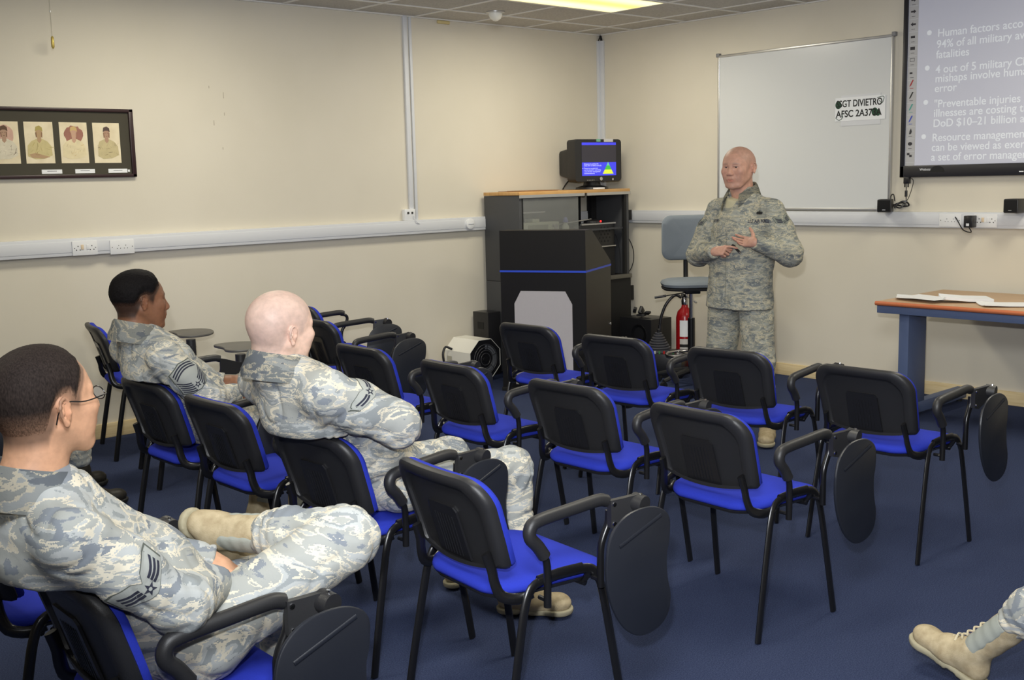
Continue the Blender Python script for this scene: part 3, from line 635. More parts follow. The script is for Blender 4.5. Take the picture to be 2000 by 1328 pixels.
MB().rings([((0, 0, .57), .028), ((0, 0, .60), .03), ((0, 0, .63), .022)], (0, 0, 1), 18).box((-.0, 0, .645), (.06, .03, .04), .006).build('valve', M_chrome, ex)
MB().box((-.07, 0, .62), (.12, .02, .012), .003, Euler((0, -.5, 0)).to_matrix()).box((-.05, 0, .665), (.13, .02, .01), .003, Euler((0, .1, 0)).to_matrix()).build('lever', M_steel, ex)
MB().tube([(.02, .02, .63), (.06, .06, .65), (.11, .11, .58), (.14, .14, .48), (.15, .15, .40)], .013, 10).cyl((.15, .15, .40), (.152, .152, .30), .016, .020, 12).build('hose', M_blacksm, ex)
def wrap(zlo, zhi, a0, a1, r, m, name):
    T = MB(); N = 10
    A = [T.bm.verts.new((r*math.cos(R_(a0+(a1-a0)*k/N)), r*math.sin(R_(a0+(a1-a0)*k/N)), zlo)) for k in range(N+1)]; B = [T.bm.verts.new((v.co.x, v.co.y, zhi)) for v in A]
    for k in range(N): T.bm.faces.new((A[k], A[k+1], B[k+1], B[k]))
    return T.build(name, m, ex, 60)
wrap(.30, .44, 92, 158, .0756, M_paper, 'instruction_label'); wrap(.10, .28, 92, 170, .0756, mat('label_silver', srgb(200, 196, 190), .5), 'lower_label'); wrap(.21, .235, 92, 170, .0759, M_black, 'label_band')

# ------------------------------------------------------------------ drafting chair behind the speaker
dc = empty('drafting_chair', (-.85, -1.765, 0), R_(228), 'high grey drafting chair on chrome post in the corner behind the speaker', 'office chair')
def pad(mb, w, h, t, r, bulge, place):
    """rounded pad: outline w x h, thickness t; place(u,v,d)->xyz"""
    O = rrect(w, h, r, 8); R = []
    for s, d in ((.0, t+bulge), (.45, t+bulge*.85), (.8, t+bulge*.35), (.95, t*.85), (1, t*.45), (.97, 0), (.5, 0), (0, 0)):
        if s == 0: R.append([mb.bm.verts.new(place(0, 0, d))])
        else: R.append([mb.bm.verts.new(place(u*s, v*s, d)) for u, v in O])
    for A, B in zip(R, R[1:]):
        n = max(len(A), len(B))
        for k in range(n):
            q = []
            for v in (A[k % len(A)], A[(k+1) % n % len(A)] if len(A) > 1 else None, B[(k+1) % n % len(B)] if len(B) > 1 else None, B[k % len(B)]):
                if v is not None and v not in q: q.append(v)
            if len(q) > 2: mb.bm.faces.new(q)
    return mb
pad(MB(), .47, .46, .045, .16, .012, lambda u, v, d: (v, u, .80+d)).build('seat', M_greyfab, dc, 50)
pad(MB(), .46, .45, .03, .16, .0, lambda u, v, d: (v, u, .772+d)).build('seat_shell', M_blackpl, dc, 50)
pad(MB(), .42, .36, .04, .08, .012, lambda u, v, d: (-.235+d+.06*(u/.21)**2-.02, u, 1.165+v)).build('backrest', M_greyfab, dc, 50)
pad(MB(), .41, .35, .02, .08, .008, lambda u, v, d: (-.255-d+.06*(u/.21)**2, u, 1.165+v)).build('back_shell', M_blackpl, dc, 50)
MB().tube([(-.05, 0, .76), (-.22, 0, .76), (-.275, 0, .82), (-.285, 0, .95), (-.29, 0, 1.12)], .02, 8, flat=.9).build('back_stem', M_blackmt, dc)
MB().cyl((0, 0, .30), (0, 0, .78), .017, n=20).build('gas_post', M_chrome, dc)
MB().cyl((0, 0, .10), (0, 0, .54), .028, n=20).build('post_sleeve', M_blackmt, dc)
MB().box((0, 0, .755), (.16, .12, .035), .006).build('mechanism', M_blackmt, dc)
MB().cyl((.02, -.05, .745), (-.0, -.20, .72), .004, n=8).cyl((0, -.20, .72), (-.005, -.29, .708), .010, n=10).build('height_lever', M_blacksm, dc)
MB().tube([(.2*math.cos(a), .2*math.sin(a), .245) for a in np.linspace(0, 2*PI, 20, endpoint=False)], .010, 10, 2, closed=True).build('foot_ring', M_chrome, dc)
T = MB()
for k in range(4): a = k*PI/2+.4; T.cyl((.02*math.cos(a), .02*math.sin(a), .245), (.2*math.cos(a), .2*math.sin(a), .245), .007, n=8)
T.build('ring_spokes', M_chrome, dc)
for k in range(5):
    a = k*2*PI/5+.3; c, s = math.cos(a), math.sin(a)
    l = MB().tube([(.02*c, .02*s, .12), (.15*c, .15*s, .10), (.30*c, .30*s, .065)], lambda t: .028-.012*t, 8).build('leg', M_blackpl, dc)
    MB().cyl((.30*c-.012*s, .30*s+.012*c, .03), (.30*c+.012*s, .30*s-.012*c, .03), .03, n=16).cyl((.30*c, .30*s, .04), (.30*c, .30*s, .075), .008, n=8).build('castor', M_blacksm, l)

# ------------------------------------------------------------------ table at the right, papers
tb = empty('work_table', (-.56, -4.45, 0), 0, 'long table with beech top and blue-grey steel frame along front wall', 'table')
TY = .99  # half length
MB().bb((-.46, -TY, .775), (.46, TY, .80), .003).build('tabletop', M_tabletop, tb)
MB().tube([(-.462, -TY, .787), (-.462, TY, .787)], .0145, 10, 0).build('front_edge', M_woodedge, tb)
MB().bb((-.452, -TY+.01, .722), (-.42, TY-.004, .774), .003).bb((.40, -TY+.02, .722), (.43, TY-.02, .774), .003).build('rails', M_bluemet, tb)
for s in (-1, 1):
    MB().bb((-.43, s*(TY-.03)-.02, .725), (.40, s*(TY-.03)+.02, .774), .003).build('end_rail', M_bluemet, tb)
    lg = MB().bb((-.36, s*(TY-.15)-.035, .10), (-.12, s*(TY-.15)+.035, .73), .004).build('leg', M_bluemet, tb)
    MB().bb((-.46, s*(TY-.15)-.035, .025), (.50, s*(TY-.15)+.035, .10), .004).build('foot', M_bluemet, lg)
    MB().cyl((.46, s*(TY-.15), 0), (.46, s*(TY-.15), .03), .02, n=12).cyl((-.42, s*(TY-.15), 0), (-.42, s*(TY-.15), .03), .02, n=12).build('glide', M_black, lg)
def sheet_stack(name, loc, rz, n, label, curl=.012):
    T = MB(); N = 8; w, h = .21, .297
    def pt(i, j, t): u = i/N-.5; v = j/N-.5; return (u*w, v*h, t+curl*(4*u*u)*(.5+v)+curl*.6*abs(v))
    top = [[T.bm.verts.new(pt(i, j, .003*n)) for j in range(N+1)] for i in range(N+1)]
    bot = [[T.bm.verts.new(pt(i, j, 0)) for j in range(N+1)] for i in range(N+1)]
    for i in range(N):
        for j in range(N):
            T.bm.faces.new((top[i][j], top[i+1][j], top[i+1][j+1], top[i][j+1])); T.bm.faces.new((bot[i][j], bot[i][j+1], bot[i+1][j+1], bot[i+1][j]))
    for i in range(N):
        for a in (0, N):
            T.bm.faces.new((top[i][a], top[i+1][a], bot[i+1][a], bot[i][a])); T.bm.faces.new((top[a][i], top[a][i+1], bot[a][i+1], bot[a][i]))
    o = T.build(name, M_paper, None, 40); o.location = loc; o.rotation_euler = (0, 0, rz); return tag(o, label, 'papers', 'papers on the table')
sheet_stack('paper_sheet', (-.74, -3.62, .802), R_(25), .4, 'loose thin sheet nearest the left end of the table')
sheet_stack('paper_sheet', (-.84, -3.72, .822), R_(-12), .4, 'thin sheet at the table front edge left of the thick stack', .004)
sheet_stack('paper_stack', (-.72, -3.93, .802), R_(38), 6, 'thick fanned stack of handouts on the table', .018)
sheet_stack('paper_sheet', (-.80, -4.22, .802), R_(40), 1.2, 'flat handout right of the thick stack on the table', .010)
sheet_stack('paper_sheet', (-.80, -4.56, .802), R_(42), 1.2, 'flat handout at the right edge of the photo on the table', .010)

# ------------------------------------------------------------------ tablet chairs
def ringmesh(rings, cap0=True, cap1=True):
    T = MB(); R = [[T.bm.verts.new(p) for p in r] for r in rings]; n = len(R[0])
    for A, B in zip(R, R[1:]):
        for k in range(n): T.bm.faces.new((A[k], A[(k+1) % n], B[(k+1) % n], B[k]))
    if cap0: T.bm.faces.new(R[0][::-1])
    if cap1: T.bm.faces.new(R[-1])
    return T
def back_outline():
    P = []; hw_b, hw_t, zb, zt, rt = .222, .232, .548, .828, .085
    def arc(cx, cz, r, a0, a1, n): return [(cx+r*math.cos(R_(a0+(a1-a0)*k/n)), cz+r*math.sin(R_(a0+(a1-a0)*k/n))) for k in range(n+1)]
    P += [(-hw_b, zb+.012), (-hw_b+.01, zb)]
    for k in range(1, 12): u = -1+2*k/12; P.append((u*(hw_b-.01), zb-.020*(1-u*u)))
    P += [(hw_b-.01, zb), (hw_b, zb+.012), (hw_b+.003, zb+.08), (hw_t, zt-rt)]
    P += arc(hw_t-rt, zt-rt, rt, 0, 90, 9)[1:]
    P += [((hw_t-rt)*(1-2*k/8), zt+.002*(1-(1-2*k/8)**2)) for k in range(1, 8)]
    P += arc(-hw_t+rt, zt-rt, rt, 90, 180, 9)
    P += [(-hw_b-.003, zb+.08)]
    return P
def inner(p, m):
    """inset of the back outline: left, right and top only"""
    y, z = p; f = min(1, max(0, (z-.56)/.04)) if z < .6 else 1
    c = (0, .66); s = Vector((y, z-.66)); 
    yy = y*(1-m/.232); zz = z-(m*.95)*max(0, min(1, (z-.60)/.2)); return (yy, zz)
def back_x(y, z): t = (z-.548)/.28; return -.182-.075*t-.018*t*t+.55*y*y
def surf_from_rings(spec, fillc):
    """spec: list of (outline pts, depth); last ring is filled towards the centre following the curved back"""
    T = MB(); R = []
    for O, d in spec: R.append([T.bm.verts.new((back_x(y, z)-d, y, z)) for y, z in O])
    n = len(R[0])
    for A, B in zip(R, R[1:]):
        for k in range(n): T.bm.faces.new((A[k], A[(k+1) % n], B[(k+1) % n], B[k]))
    for (ring, O, d, bul) in ((R[0], spec[0][0], spec[0][1], fillc[0]), (R[-1], spec[-1][0], spec[-1][1], fillc[1])):
        prev = ring; cz = sum(p[1] for p in O)/len(O)
        for s in (.75, .5, .25):
            cur = [T.bm.verts.new((back_x(y*s, cz+(z-cz)*s)-d-bul*(1-s*s), y*s, cz+(z-cz)*s)) for y, z in O]
            for k in range(n): T.bm.faces.new((prev[k], prev[(k+1) % n], cur[(k+1) % n], cur[k]))
            prev = cur
        c = T.bm.verts.new((back_x(0, cz)-d-bul, 0, cz))
        for k in range(n): T.bm.faces.new((prev[k], prev[(k+1) % n], c))
    return T
def tablet_outline():
    raw = [(.233, .690), (.294, .676), (.330, .641), (.326, .574), (.313, .53), (.312, .46), (.322, .399), (.307, .344), (.262, .311), (.190, .306), (.128, .345), (.085, .416), (.066, .499), (.072, .581), (.098, .640), (.155, .680)]
    P = smooth_path([(a, b, 0) for a, b in raw], 4, True); return [(p.x, p.y) for p in P]
TAB = tablet_outline()
def slab_rings(pts, th, place):
    cx = sum(p[0] for p in pts)/len(pts); cy = sum(p[1] for p in pts)/len(pts)
    def sc_(s): return [(cx+(a-cx)*s, cy+(b-cy)*s) for a, b in pts]
    return [[place(a, b, d) for a, b in sc_(s)] for s, d in ((.97, 0), (.99, .15*th), (1, .5*th), (.99, .85*th), (.97, th))]
def make_chair(kind='down', left_arm=False):
    c = empty('tablet_chair')
    O = back_outline()
    I1 = [inner(p, .040) for p in O]; I2 = [inner(p, .050) for p in O]
    e = lambda m: [(y*(1-m/.232), z-(z-.69)*m/.14) for y, z in O]
    shell = surf_from_rings([(e(.006), -.012), (O, -.006), (O, .008), (e(.004), .018), (e(.012), .024), ([inner(p, .026) for p in O], .026), (I1, .022), ([inner(p, .044) for p in O], .013), (I2, .009), ([inner(p, .054) for p in O], .008)], (0, 0))
    bk = shell.build('backrest', M_blackpl, c, 38)
    cu = surf_from_rings([(e(.004), -.010), (e(.003), -.018), (e(.006), -.030), (e(.022), -.038), (e(.05), -.042)], (0, -.006))
    cu.build('back_cushion', M_blue, c, 60)
    # lumbar plate with ribs
    T = MB(); pl = [(-.078, .543), (.078, .543), (.074, .700), (.064, .714), (-.064, .714), (-.074, .700)]
    T.prism(pl, lambda p: (back_x(p[0], p[1])-.009, p[0], p[1]), lambda p: (back_x(p[0], p[1])-.016, p[0], p[1]))
    T.build('lumbar_plate', M_blacksm, bk, 20)
    T = MB()
    for k in range(7):
        y = -.045+k*.015; T.tube([(back_x(y, z)-.0155, y, z) for z in (.55, .60, .65, .68)], .0014, 6, 0)
    T.build('ribs', M_blacksm, bk)
    # seat cushion
    SO = []
    for p in rrect(.43, .45, .10, 8): SO.append(p)
    def seat_ring(s, z, dip=1):
        R = []
        for x, y in SO:
            X = x*s+.035; Y = y*s*(1.0+.10*(x/.215)*.5); w = (abs(y)/.225)**2
            R.append((X-.02*(1-w)*(x < 0)*1, Y, z-.022*dip*max(0, (x*s/.215))**2-.010*(1-w)*dip*.6-.006*dip*max(0, -x/.215)))
        return R
    T = ringmesh([seat_ring(.90, .464), seat_ring(.985, .468), seat_ring(1.0, .478), seat_ring(.985, .490), seat_ring(.93, .499), seat_ring(.8, .503), seat_ring(.5, .503, .7), seat_ring(.2, .501, .3)])
    T.build('seat', M_blue, c, 60)
    ringmesh([seat_ring(.80, .446), seat_ring(.93, .451), seat_ring(.965, .462), seat_ring(.95, .4645), seat_ring(.6, .4645)]).build('seat_pan', M_blackpl, c, 40)
    # frame
    for s in (-1, 1):
        MB().tube([(-.218, s*.268, .004), (-.190, s*.264, .16), (-.150, s*.258, .36), (-.130, s*.255, .44), (-.105, s*.252, .486), (-.06, s*.250, .503)], .0150, 10, 3, flat=.58, side=(0, 1, 0)).build('leg', M_blackmt, c)
        MB().tube([(.228, s*.280, .004), (.200, s*.273, .18), (.165, s*.262, .40), (.150, s*.256, .46), (.125, s*.252, .492), (.07, s*.250, .503)], .0150, 10, 3, flat=.58, side=(0, 1, 0)).build('leg', M_blackmt, c)
    T = MB()
    for s in (-1, 1): T.tube([(-.08, s*.250, .502), (0, s*.250, .506), (.09, s*.250, .502)], .0175, 10, 3, flat=.5, side=(0, 1, 0))
    for x in (-.10, .12): T.tube([(x, -.250, .488 if x > 0 else .478), (x, -.225, .450), (x, -.19, .440), (x, .19, .440), (x, .225, .450), (x, .250, .488 if x > 0 else .478)], .010, 8, 3)
    T.build('frame', M_blackmt, c)
    for s in (-1, 1):
        MB().tube([(-.215, s*.185, .60), (-.200, s*.190, .55), (-.195, s*.196, .51), (-.178, s*.206, .468), (-.13, s*.224, .452), (-.09, s*.238, .464)], .017, 10, 3, flat=.5, side=(0, 1, .0)).build('back_bracket', M_blackmt, c)
    def arm(s, full):
        y = s*.292
        p = MB()
        p.tube([(-.078, y, .435), (-.076, y, .52), (-.080, y, .575), (-.105, y, .62), (-.128, y, .65)], .0115, 10, 3)
        p.cyl((-.078, y-s*.005, .455), (-.078, s*.255, .455), .007, n=8).build('arm_post', M_blackmt, c)
        p = MB()
        if full: p.tube([(.165, y, .675), (.160, y, .635), (.142, y, .60), (.130, y, .565), (.128, y, .50), (.128, y, .445)], .0115, 10, 3)
        else: p.tube([(.13, y, .700), (.168, y, .690), (.180, y, .665), (.165, y, .62), (.142, y, .59), (.130, y, .555), (.128, y, .50), (.128, y, .445)], .0115, 10, 3)
        p.cyl((.128, y-s*.005, .465), (.128, s*.255, .465), .007, n=8)
        p.build('arm_post', M_blackmt, c)
        MB().tube([(-.086, y, .590), (-.110, y, .625), (-.136, y, .655), (-.134, y, .684), (-.104, y, .699), (.02, y, .708), (.12, y, .714), (.155, y, .706)], .0195, 12, 4, flat=1).build('armrest', M_blackpl, c)
    arm(-1, True)
    if left_arm: arm(1, False)
    if kind == 'down':
        br = MB().prism([(.150, .712), (.150, .628), (.172, .622), (.205, .645), (.235, .665), (.255, .70), (.235, .722), (.19, .716)], lambda p: (p[0], -.300-(p[0]-.15)*.35, p[1]), lambda p: (p[0], -.318-(p[0]-.15)*.35, p[1])).build('tablet_bracket', M_blackpl, c, 30)
        MB().cyl((.235, -.325, .695), (.242, -.366, .692), .030, .027, 20).build('hinge', M_blackpl, br)
        MB().cyl((.160, -.316, .700), (.160, -.324, .700), .007, n=10).build('screw', M_chrome, br); MB().cyl((.160, -.316, .640), (.160, -.324, .640), .007, n=10).build('screw', M_chrome, br)
        MB().cyl((.238, -.352, .716), (.240, -.352, .726), .005, n=8).build('screw', M_chrome, br)
        place = lambda a, z, d: (a, -.368-d-(.69-z)*.05, z)
        tb_ = ringmesh(slab_rings(TAB, .013, place)).build('writing_tablet', M_tablet, c, 38)
        MB().tube([(.120, -.3685-.013-(.69-.594)*.05, .594), (.293, -.3685-.013-(.69-.655)*.05, .655)], .0065, 10, 0, flat=.45, side=(0, 1, 0)).build('pen_groove', M_tablet, tb_)
    elif kind == 'up':
        MB().prism([(.150, .712), (.150, .628), (.172, .618), (.25, .60), (.32, .61), (.33, .66), (.28, .665), (.19, .70)], lambda p: (p[0], -.300+(p[0]-.15)*.7, p[1]), lambda p: (p[0], -.318+(p[0]-.15)*.7, p[1])).build('tablet_bracket', M_blackpl, c, 30)
        MB().cyl((.300, -.185, .60), (.300, -.185, .705), .030, n=16).cyl((.30, -.2, .655), (.30, -.22, .655), .006, n=8).build('hinge', M_blackpl, c)
        cx, cz = .20, .50
        place = lambda a, z, d: (.37-(a-cx)*1.0, .055+(z-cz)*.95, .705+d)
        ringmesh(slab_rings(TAB, .016, place)).build('writing_tablet', M_lap, c, 38)
    return c
def copy_tree(o, parent=None):
    c = o.copy(); COL.objects.link(c); c.parent = parent
    for ch in o.children: copy_tree(ch, c)
    return c
protoA = make_chair('down'); protoB = make_chair('up', True); protoC = make_chair('down', True); protoD = make_chair('up')
used = set()
def place_chair(proto, x, y, deg, label):
    o = proto if proto not in used else copy_tree(proto); used.add(proto)
    o.location = (x, y, 0); o.rotation_euler = (0, 0, R_(deg)); return tag(o, label, 'chair', 'blue tablet-arm chairs in the rows')
CH = [
 (protoA, -3.225, -4.795, 0, 'empty blue chair furthest right in the front row, its hanging tablet near the photo edge'),
 (protoA, -3.175, -4.02, 5, 'empty blue chair directly in front of the standing speaker'),
 (protoA, -3.19, -3.30, 4, 'empty blue chair in the front row between speaker and lectern'),
 (protoA, -3.15, -2.58, 2, 'empty blue chair in the front row in front of the lectern panel'),
 (protoA, -4.345, -4.797, -1.9, 'empty blue chair of the second row at the right aisle, with hanging black tablet'),
 (protoA, -4.30, -4.07, 1.5, 'empty blue chair in the centre of the second row, left of the row end chair'),
 (protoA, -4.298, -3.31, -1, 'empty blue chair in the second row just right of the white heater'),
 (protoA, -4.267, -2.53, 0, 'empty blue chair directly beyond the shaved seated airman shoulder'),
 (protoA, -3.80, -1.355, -3, 'empty blue chair near left wall with tablet hanging beyond its armrest, nearer of two'),
 (protoC, -3.41, -.62, -13, 'empty blue chair pressed to left wall, furthest back of the left group'),
 (protoA, -5.498, -4.773, -4.7, 'empty blue chair at right end of the third row, right of the shaved seated airman'),
 (protoA, -5.504, -4.029, 3.5, 'blue chair on which the shaved seated airman sits with arms folded'),
 (protoA, -5.468, -3.25, 1.7, 'empty blue chair between the two seated airmen of the third row'),
 (protoA, -5.47, -2.62, 1.6, 'blue chair under the seated airman with short black hair'),
 (protoB, -4.84, -.49, -13, 'empty blue chair against left wall with its round tablet raised flat'),
 (protoD, -4.934, -1.313, -13, 'blue chair hidden behind the black-haired airman with only its raised tablet showing'),
 (protoA, -6.62, -4.79, 0, 'blue chair in left foreground under the airman with glasses'),
 (protoA, -6.63, -3.97, 0, 'blue chair at the left photo edge beside the airman with glasses'),
 (protoA, -6.20, -1.42, 0, 'blue chair beyond the left photo edge under the airman with black boots'),
 (protoA, -4.45, -6.62, 90, 'blue chair beyond the right photo edge under the airman with the tan boot'),
]
for a in CH: place_chair(*a)

# ------------------------------------------------------------------ people: smooth implicit surfaces turned into one mesh per garment / body
def noise3(P, seed=0):
    """vectorised value noise on an (N,3) array, 0..1"""
    i = np.floor(P).astype(np.int64); f = P-i; f = f*f*(3-2*f); out = 0
    def h(a, b, c):
        n = (a*374761393+b*668265263+c*2147483647+seed*974711) & 0xffffffff
        n = ((n ^ (n >> 13))*1274126177) & 0xffffffff; n ^= n >> 16
        return (n & 0xffff)/65535.
    for dx in (0, 1):
        for dy in (0, 1):
            for dz in (0, 1):
                w = (f[:, 0] if dx else 1-f[:, 0])*(f[:, 1] if dy else 1-f[:, 1])*(f[:, 2] if dz else 1-f[:, 2])
                out = out+w*h(i[:, 0]+dx, i[:, 1]+dy, i[:, 2]+dz)
    return out
V = lambda *a: np.array(a if len(a) > 1 else a[0], float)
def nrm(v): v = np.asarray(v, float); return v/max(1e-9, np.linalg.norm(v))
class SDF:
    def __init__(s): s.ops = []; s.cuts = []
    def add(s, kind, lo, hi, fn, k, sub=False): s.ops.append((np.array(lo), np.array(hi), fn, k, sub)); return s
    def cone(s, a, b, ra, rb, k=.02, sub=False, lat=None, f=1.0):
        """tapered limb; optional widening by factor f along direction lat"""
        a, b = V(a), V(b); ab = b-a; L2 = max(1e-9, ab@ab); m = max(ra, rb)*max(f, 1)+k
        L = nrm(lat) if lat is not None else None
        def fn(P):
            d = P-a
            if L is not None:
                t0 = np.clip((d@ab)/L2, 0, 1); q = d-t0[..., None]*ab; c = q@L; q = q-np.multiply.outer(c*(1-1/f), L)
                return np.sqrt((q*q).sum(-1))-(ra+(rb-ra)*t0)
            t0 = np.clip((d@ab)/L2, 0, 1); q = d-t0[..., None]*ab
            return np.sqrt((q*q).sum(-1))-(ra+(rb-ra)*t0)
        return s.add('c', np.minimum(a, b)-m, np.maximum(a, b)+m, fn, k, sub)
    def ell(s, c, r, R=None, k=.02, sub=False):
        c = V(c); r = V(r); R = np.eye(3) if R is None else R; m = r.max()+k
        def fn(P):
            q = (P-c)@R; k0 = np.sqrt(((q/r)**2).sum(-1)); k1 = np.sqrt(((q/r**2)**2).sum(-1))+1e-9
            return k0*(k0-1)/k1
        return s.add('e', c-m, c+m, fn, k, sub)
    def box(s, c, h, R, rad=.01, k=.01, sub=False):
        c = V(c); h = V(h)-rad; m = np.linalg.norm(h)+rad+k
        def fn(P):
            q = np.abs((P-c)@R)-h
            return np.sqrt((np.maximum(q, 0)**2).sum(-1))+np.minimum(q.max(-1), 0)-rad
        return s.add('b', c-m, c+m, fn, k, sub)
    def cut(s, p, n, k=0): n = nrm(n); p = V(p); s.cuts.append((lambda P: (P-p)@n, k)); return s
    def cutf(s, fn, k=0): s.cuts.append((fn, k)); return s
    def mesh(s, h, lo=None, hi=None):
        A = [o for o in s.ops if not o[4]]
        L = np.min([o[0] for o in A], 0)-2*h if lo is None else V(lo); U = np.max([o[1] for o in A], 0)+2*h if hi is None else V(hi)
        n = np.ceil((U-L)/h).astype(int)+1; ax = [L[i]+h*np.arange(n[i]) for i in range(3)]
        F = np.full(n, .2, np.float32)
        for lo_, hi_, fn, k, sub in s.ops:
            i0 = np.maximum(0, np.floor((lo_-L)/h).astype(int)-1); i1 = np.minimum(n, np.ceil((hi_-L)/h).astype(int)+2)
            if (i1 <= i0).any(): continue
            P = np.stack(np.meshgrid(*[ax[i][i0[i]:i1[i]] for i in range(3)], indexing='ij'), -1)
            d = fn(P); sl = tuple(slice(a, b) for a, b in zip(i0, i1)); G = F[sl]
            if sub:
                d = -d; t = np.maximum(k-np.abs(d-G), 0)/max(k, 1e-6); F[sl] = np.maximum(G, d)+t*t*k*.25
            else:
                t = np.maximum(k-np.abs(d-G), 0)/max(k, 1e-6); F[sl] = np.minimum(G, d)-t*t*k*.25
        if s.cuts:
            P = np.stack(np.meshgrid(*ax, indexing='ij'), -1)
            for fn, k in s.cuts:
                d = fn(P)
                F = np.maximum(F, d) if not k else np.maximum(F, d)+(np.maximum(k-np.abs(d-F), 0)/k)**2*k*.25
        F[0] = F[-1] = .1; F[:, 0] = F[:, -1] = .1; F[:, :, 0] = F[:, :, -1] = .1
        return surface_net(F, L, h)
def surface_net(F, L, h):
    S = F < 0; nx, ny, nz = F.shape
    c = np.zeros((nx-1, ny-1, nz-1), np.int8)
    for a in (0, 1):
        for b in (0, 1):
            for d in (0, 1): c += S[a:nx-1+a, b:ny-1+b, d:nz-1+d]
    act = np.argwhere((c > 0) & (c < 8))
    acc = np.zeros((len(act), 3)); cnt = np.zeros(len(act))
    cor = [(a, b, d) for a in (0, 1) for b in (0, 1) for d in (0, 1)]
    val = {q: F[act[:, 0]+q[0], act[:, 1]+q[1], act[:, 2]+q[2]] for q in cor}
    for q in cor:
        for ax in range(3):
            if q[ax] == 0:
                r = list(q); r[ax] = 1; r = tuple(r); v0, v1 = val[q], val[r]; m = (v0 < 0) != (v1 < 0)
                t = np.where(m, v0/np.where(m, v0-v1, 1), 0); p = np.array(q, float)[None, :].repeat(len(act), 0); p[:, ax] = t
                acc[m] += p[m]; cnt[m] += 1
    verts = L+h*(act+acc/cnt[:, None])
    idx = np.full((nx-1, ny-1, nz-1), -1, np.int64); idx[act[:, 0], act[:, 1], act[:, 2]] = np.arange(len(act))
    quads = []
    for ax in range(3):
        u, v = (ax+1) % 3, (ax+2) % 3
        s0 = [slice(0, None)]*3; s1 = [slice(0, None)]*3; s0[ax] = slice(0, -1); s1[ax] = slice(1, None)
        A = S[tuple(s0)]; B = S[tuple(s1)]; E = np.argwhere(A != B)
        E = E[(E[:, u] > 0) & (E[:, v] > 0) & (E[:, u] < F.shape[u]-1) & (E[:, v] < F.shape[v]-1)]
        flip = A[E[:, 0], E[:, 1], E[:, 2]]
        def cell(du, dv): q = E.copy(); q[:, u] -= du; q[:, v] -= dv; return idx[q[:, 0], q[:, 1], q[:, 2]]
        Q = np.stack([cell(1, 1), cell(0, 1), cell(0, 0), cell(1, 0)], 1); Q[~flip] = Q[~flip][:, ::-1]; quads.append(Q)
    Q = np.concatenate(quads); Q = Q[(Q >= 0).all(1)]
    return verts, Q
def vnormals(v, q):
    n = np.cross(v[q[:, 2]]-v[q[:, 0]], v[q[:, 3]]-v[q[:, 1]]); N = np.zeros_like(v)
    for k in range(4): np.add.at(N, q[:, k], n)
    return N/(np.linalg.norm(N, axis=1, keepdims=True)+1e-12)
def relax(v, q, it=1, lam=.5):
    E = np.concatenate([q[:, [0, 1]], q[:, [1, 2]], q[:, [2, 3]], q[:, [3, 0]]])
    deg = np.bincount(E.ravel(), minlength=len(v)).astype(float)
    for _ in range(it):
        a = np.zeros_like(v)
        for c in range(3): a[:, c] = np.bincount(E[:, 0], v[E[:, 1], c], len(v))+np.bincount(E[:, 1], v[E[:, 0], c], len(v))
        v = v+lam*(a/np.maximum(deg, 1)[:, None]-v)
    return v
def np_mesh(name, v, q, m, parent=None, tint=None):
    me = bpy.data.meshes.new(name); me.vertices.add(len(v)); me.vertices.foreach_set('co', np.asarray(v, np.float32).ravel())
    me.loops.add(len(q)*4); me.loops.foreach_set('vertex_index', q.astype(np.int32).ravel())
    me.polygons.add(len(q)); me.polygons.foreach_set('loop_start', np.arange(0, len(q)*4, 4, dtype=np.int32)); me.polygons.foreach_set('loop_total', np.full(len(q), 4, np.int32))
    me.update(calc_edges=True); me.validate(); me.polygons.foreach_set('use_smooth', [True]*len(me.polygons))
    if tint is not None:
        a = me.color_attributes.new('pigment', 'FLOAT_COLOR', 'POINT'); a.data.foreach_set('color', np.concatenate([tint, np.ones((len(tint), 1))], 1).astype(np.float32).ravel())
    me.materials.append(m); o = bpy.data.objects.new(name, me); COL.objects.link(o)
    if parent: o.parent = parent
    return o
def skin_mat(name, rough=.5, sc_=(55, 55, 55), var=.1):
    m = bpy.data.materials.new(name); m.use_nodes = True; nt = m.node_tree; b = nt.nodes['Principled BSDF']
    a = nt.nodes.new('ShaderNodeVertexColor'); a.layer_name = 'pigment'
    tc = nt.nodes.new('ShaderNodeTexCoord'); n = nt.nodes.new('ShaderNodeTexNoise'); n.inputs['Scale'].default_value = 1; n.inputs['Detail'].default_value = 4
    mp = nt.nodes.new('ShaderNodeMapping'); mp.inputs['Scale'].default_value = [c*(4 if var > .2 else 1) for c in sc_]; nt.links.new(tc.outputs['Object'], mp.inputs[0]); nt.links.new(mp.outputs[0], n.inputs['Vector'])
    mr = nt.nodes.new('ShaderNodeMapRange'); mr.inputs[1].default_value = .3; mr.inputs[2].default_value = .7; mr.inputs[3].default_value = 1-var; mr.inputs[4].default_value = 1+var*(1 if var < .2 else 1.6); nt.links.new(n.outputs['Fac'], mr.inputs[0])
    mx = nt.nodes.new('ShaderNodeVectorMath'); mx.operation = 'SCALE'; nt.links.new(a.outputs[0], mx.inputs[0]); nt.links.new(mr.outputs[0], mx.inputs['Scale'])
    nt.links.new(mx.outputs[0], b.inputs['Base Color']); b.inputs['Roughness'].default_value = rough
    b.inputs['Subsurface Weight'].default_value = .08; b.inputs['Subsurface Radius'].default_value = (.012, .005, .003); b.inputs['Specular IOR Level'].default_value = .35
    return m
M_skin = skin_mat('skin')
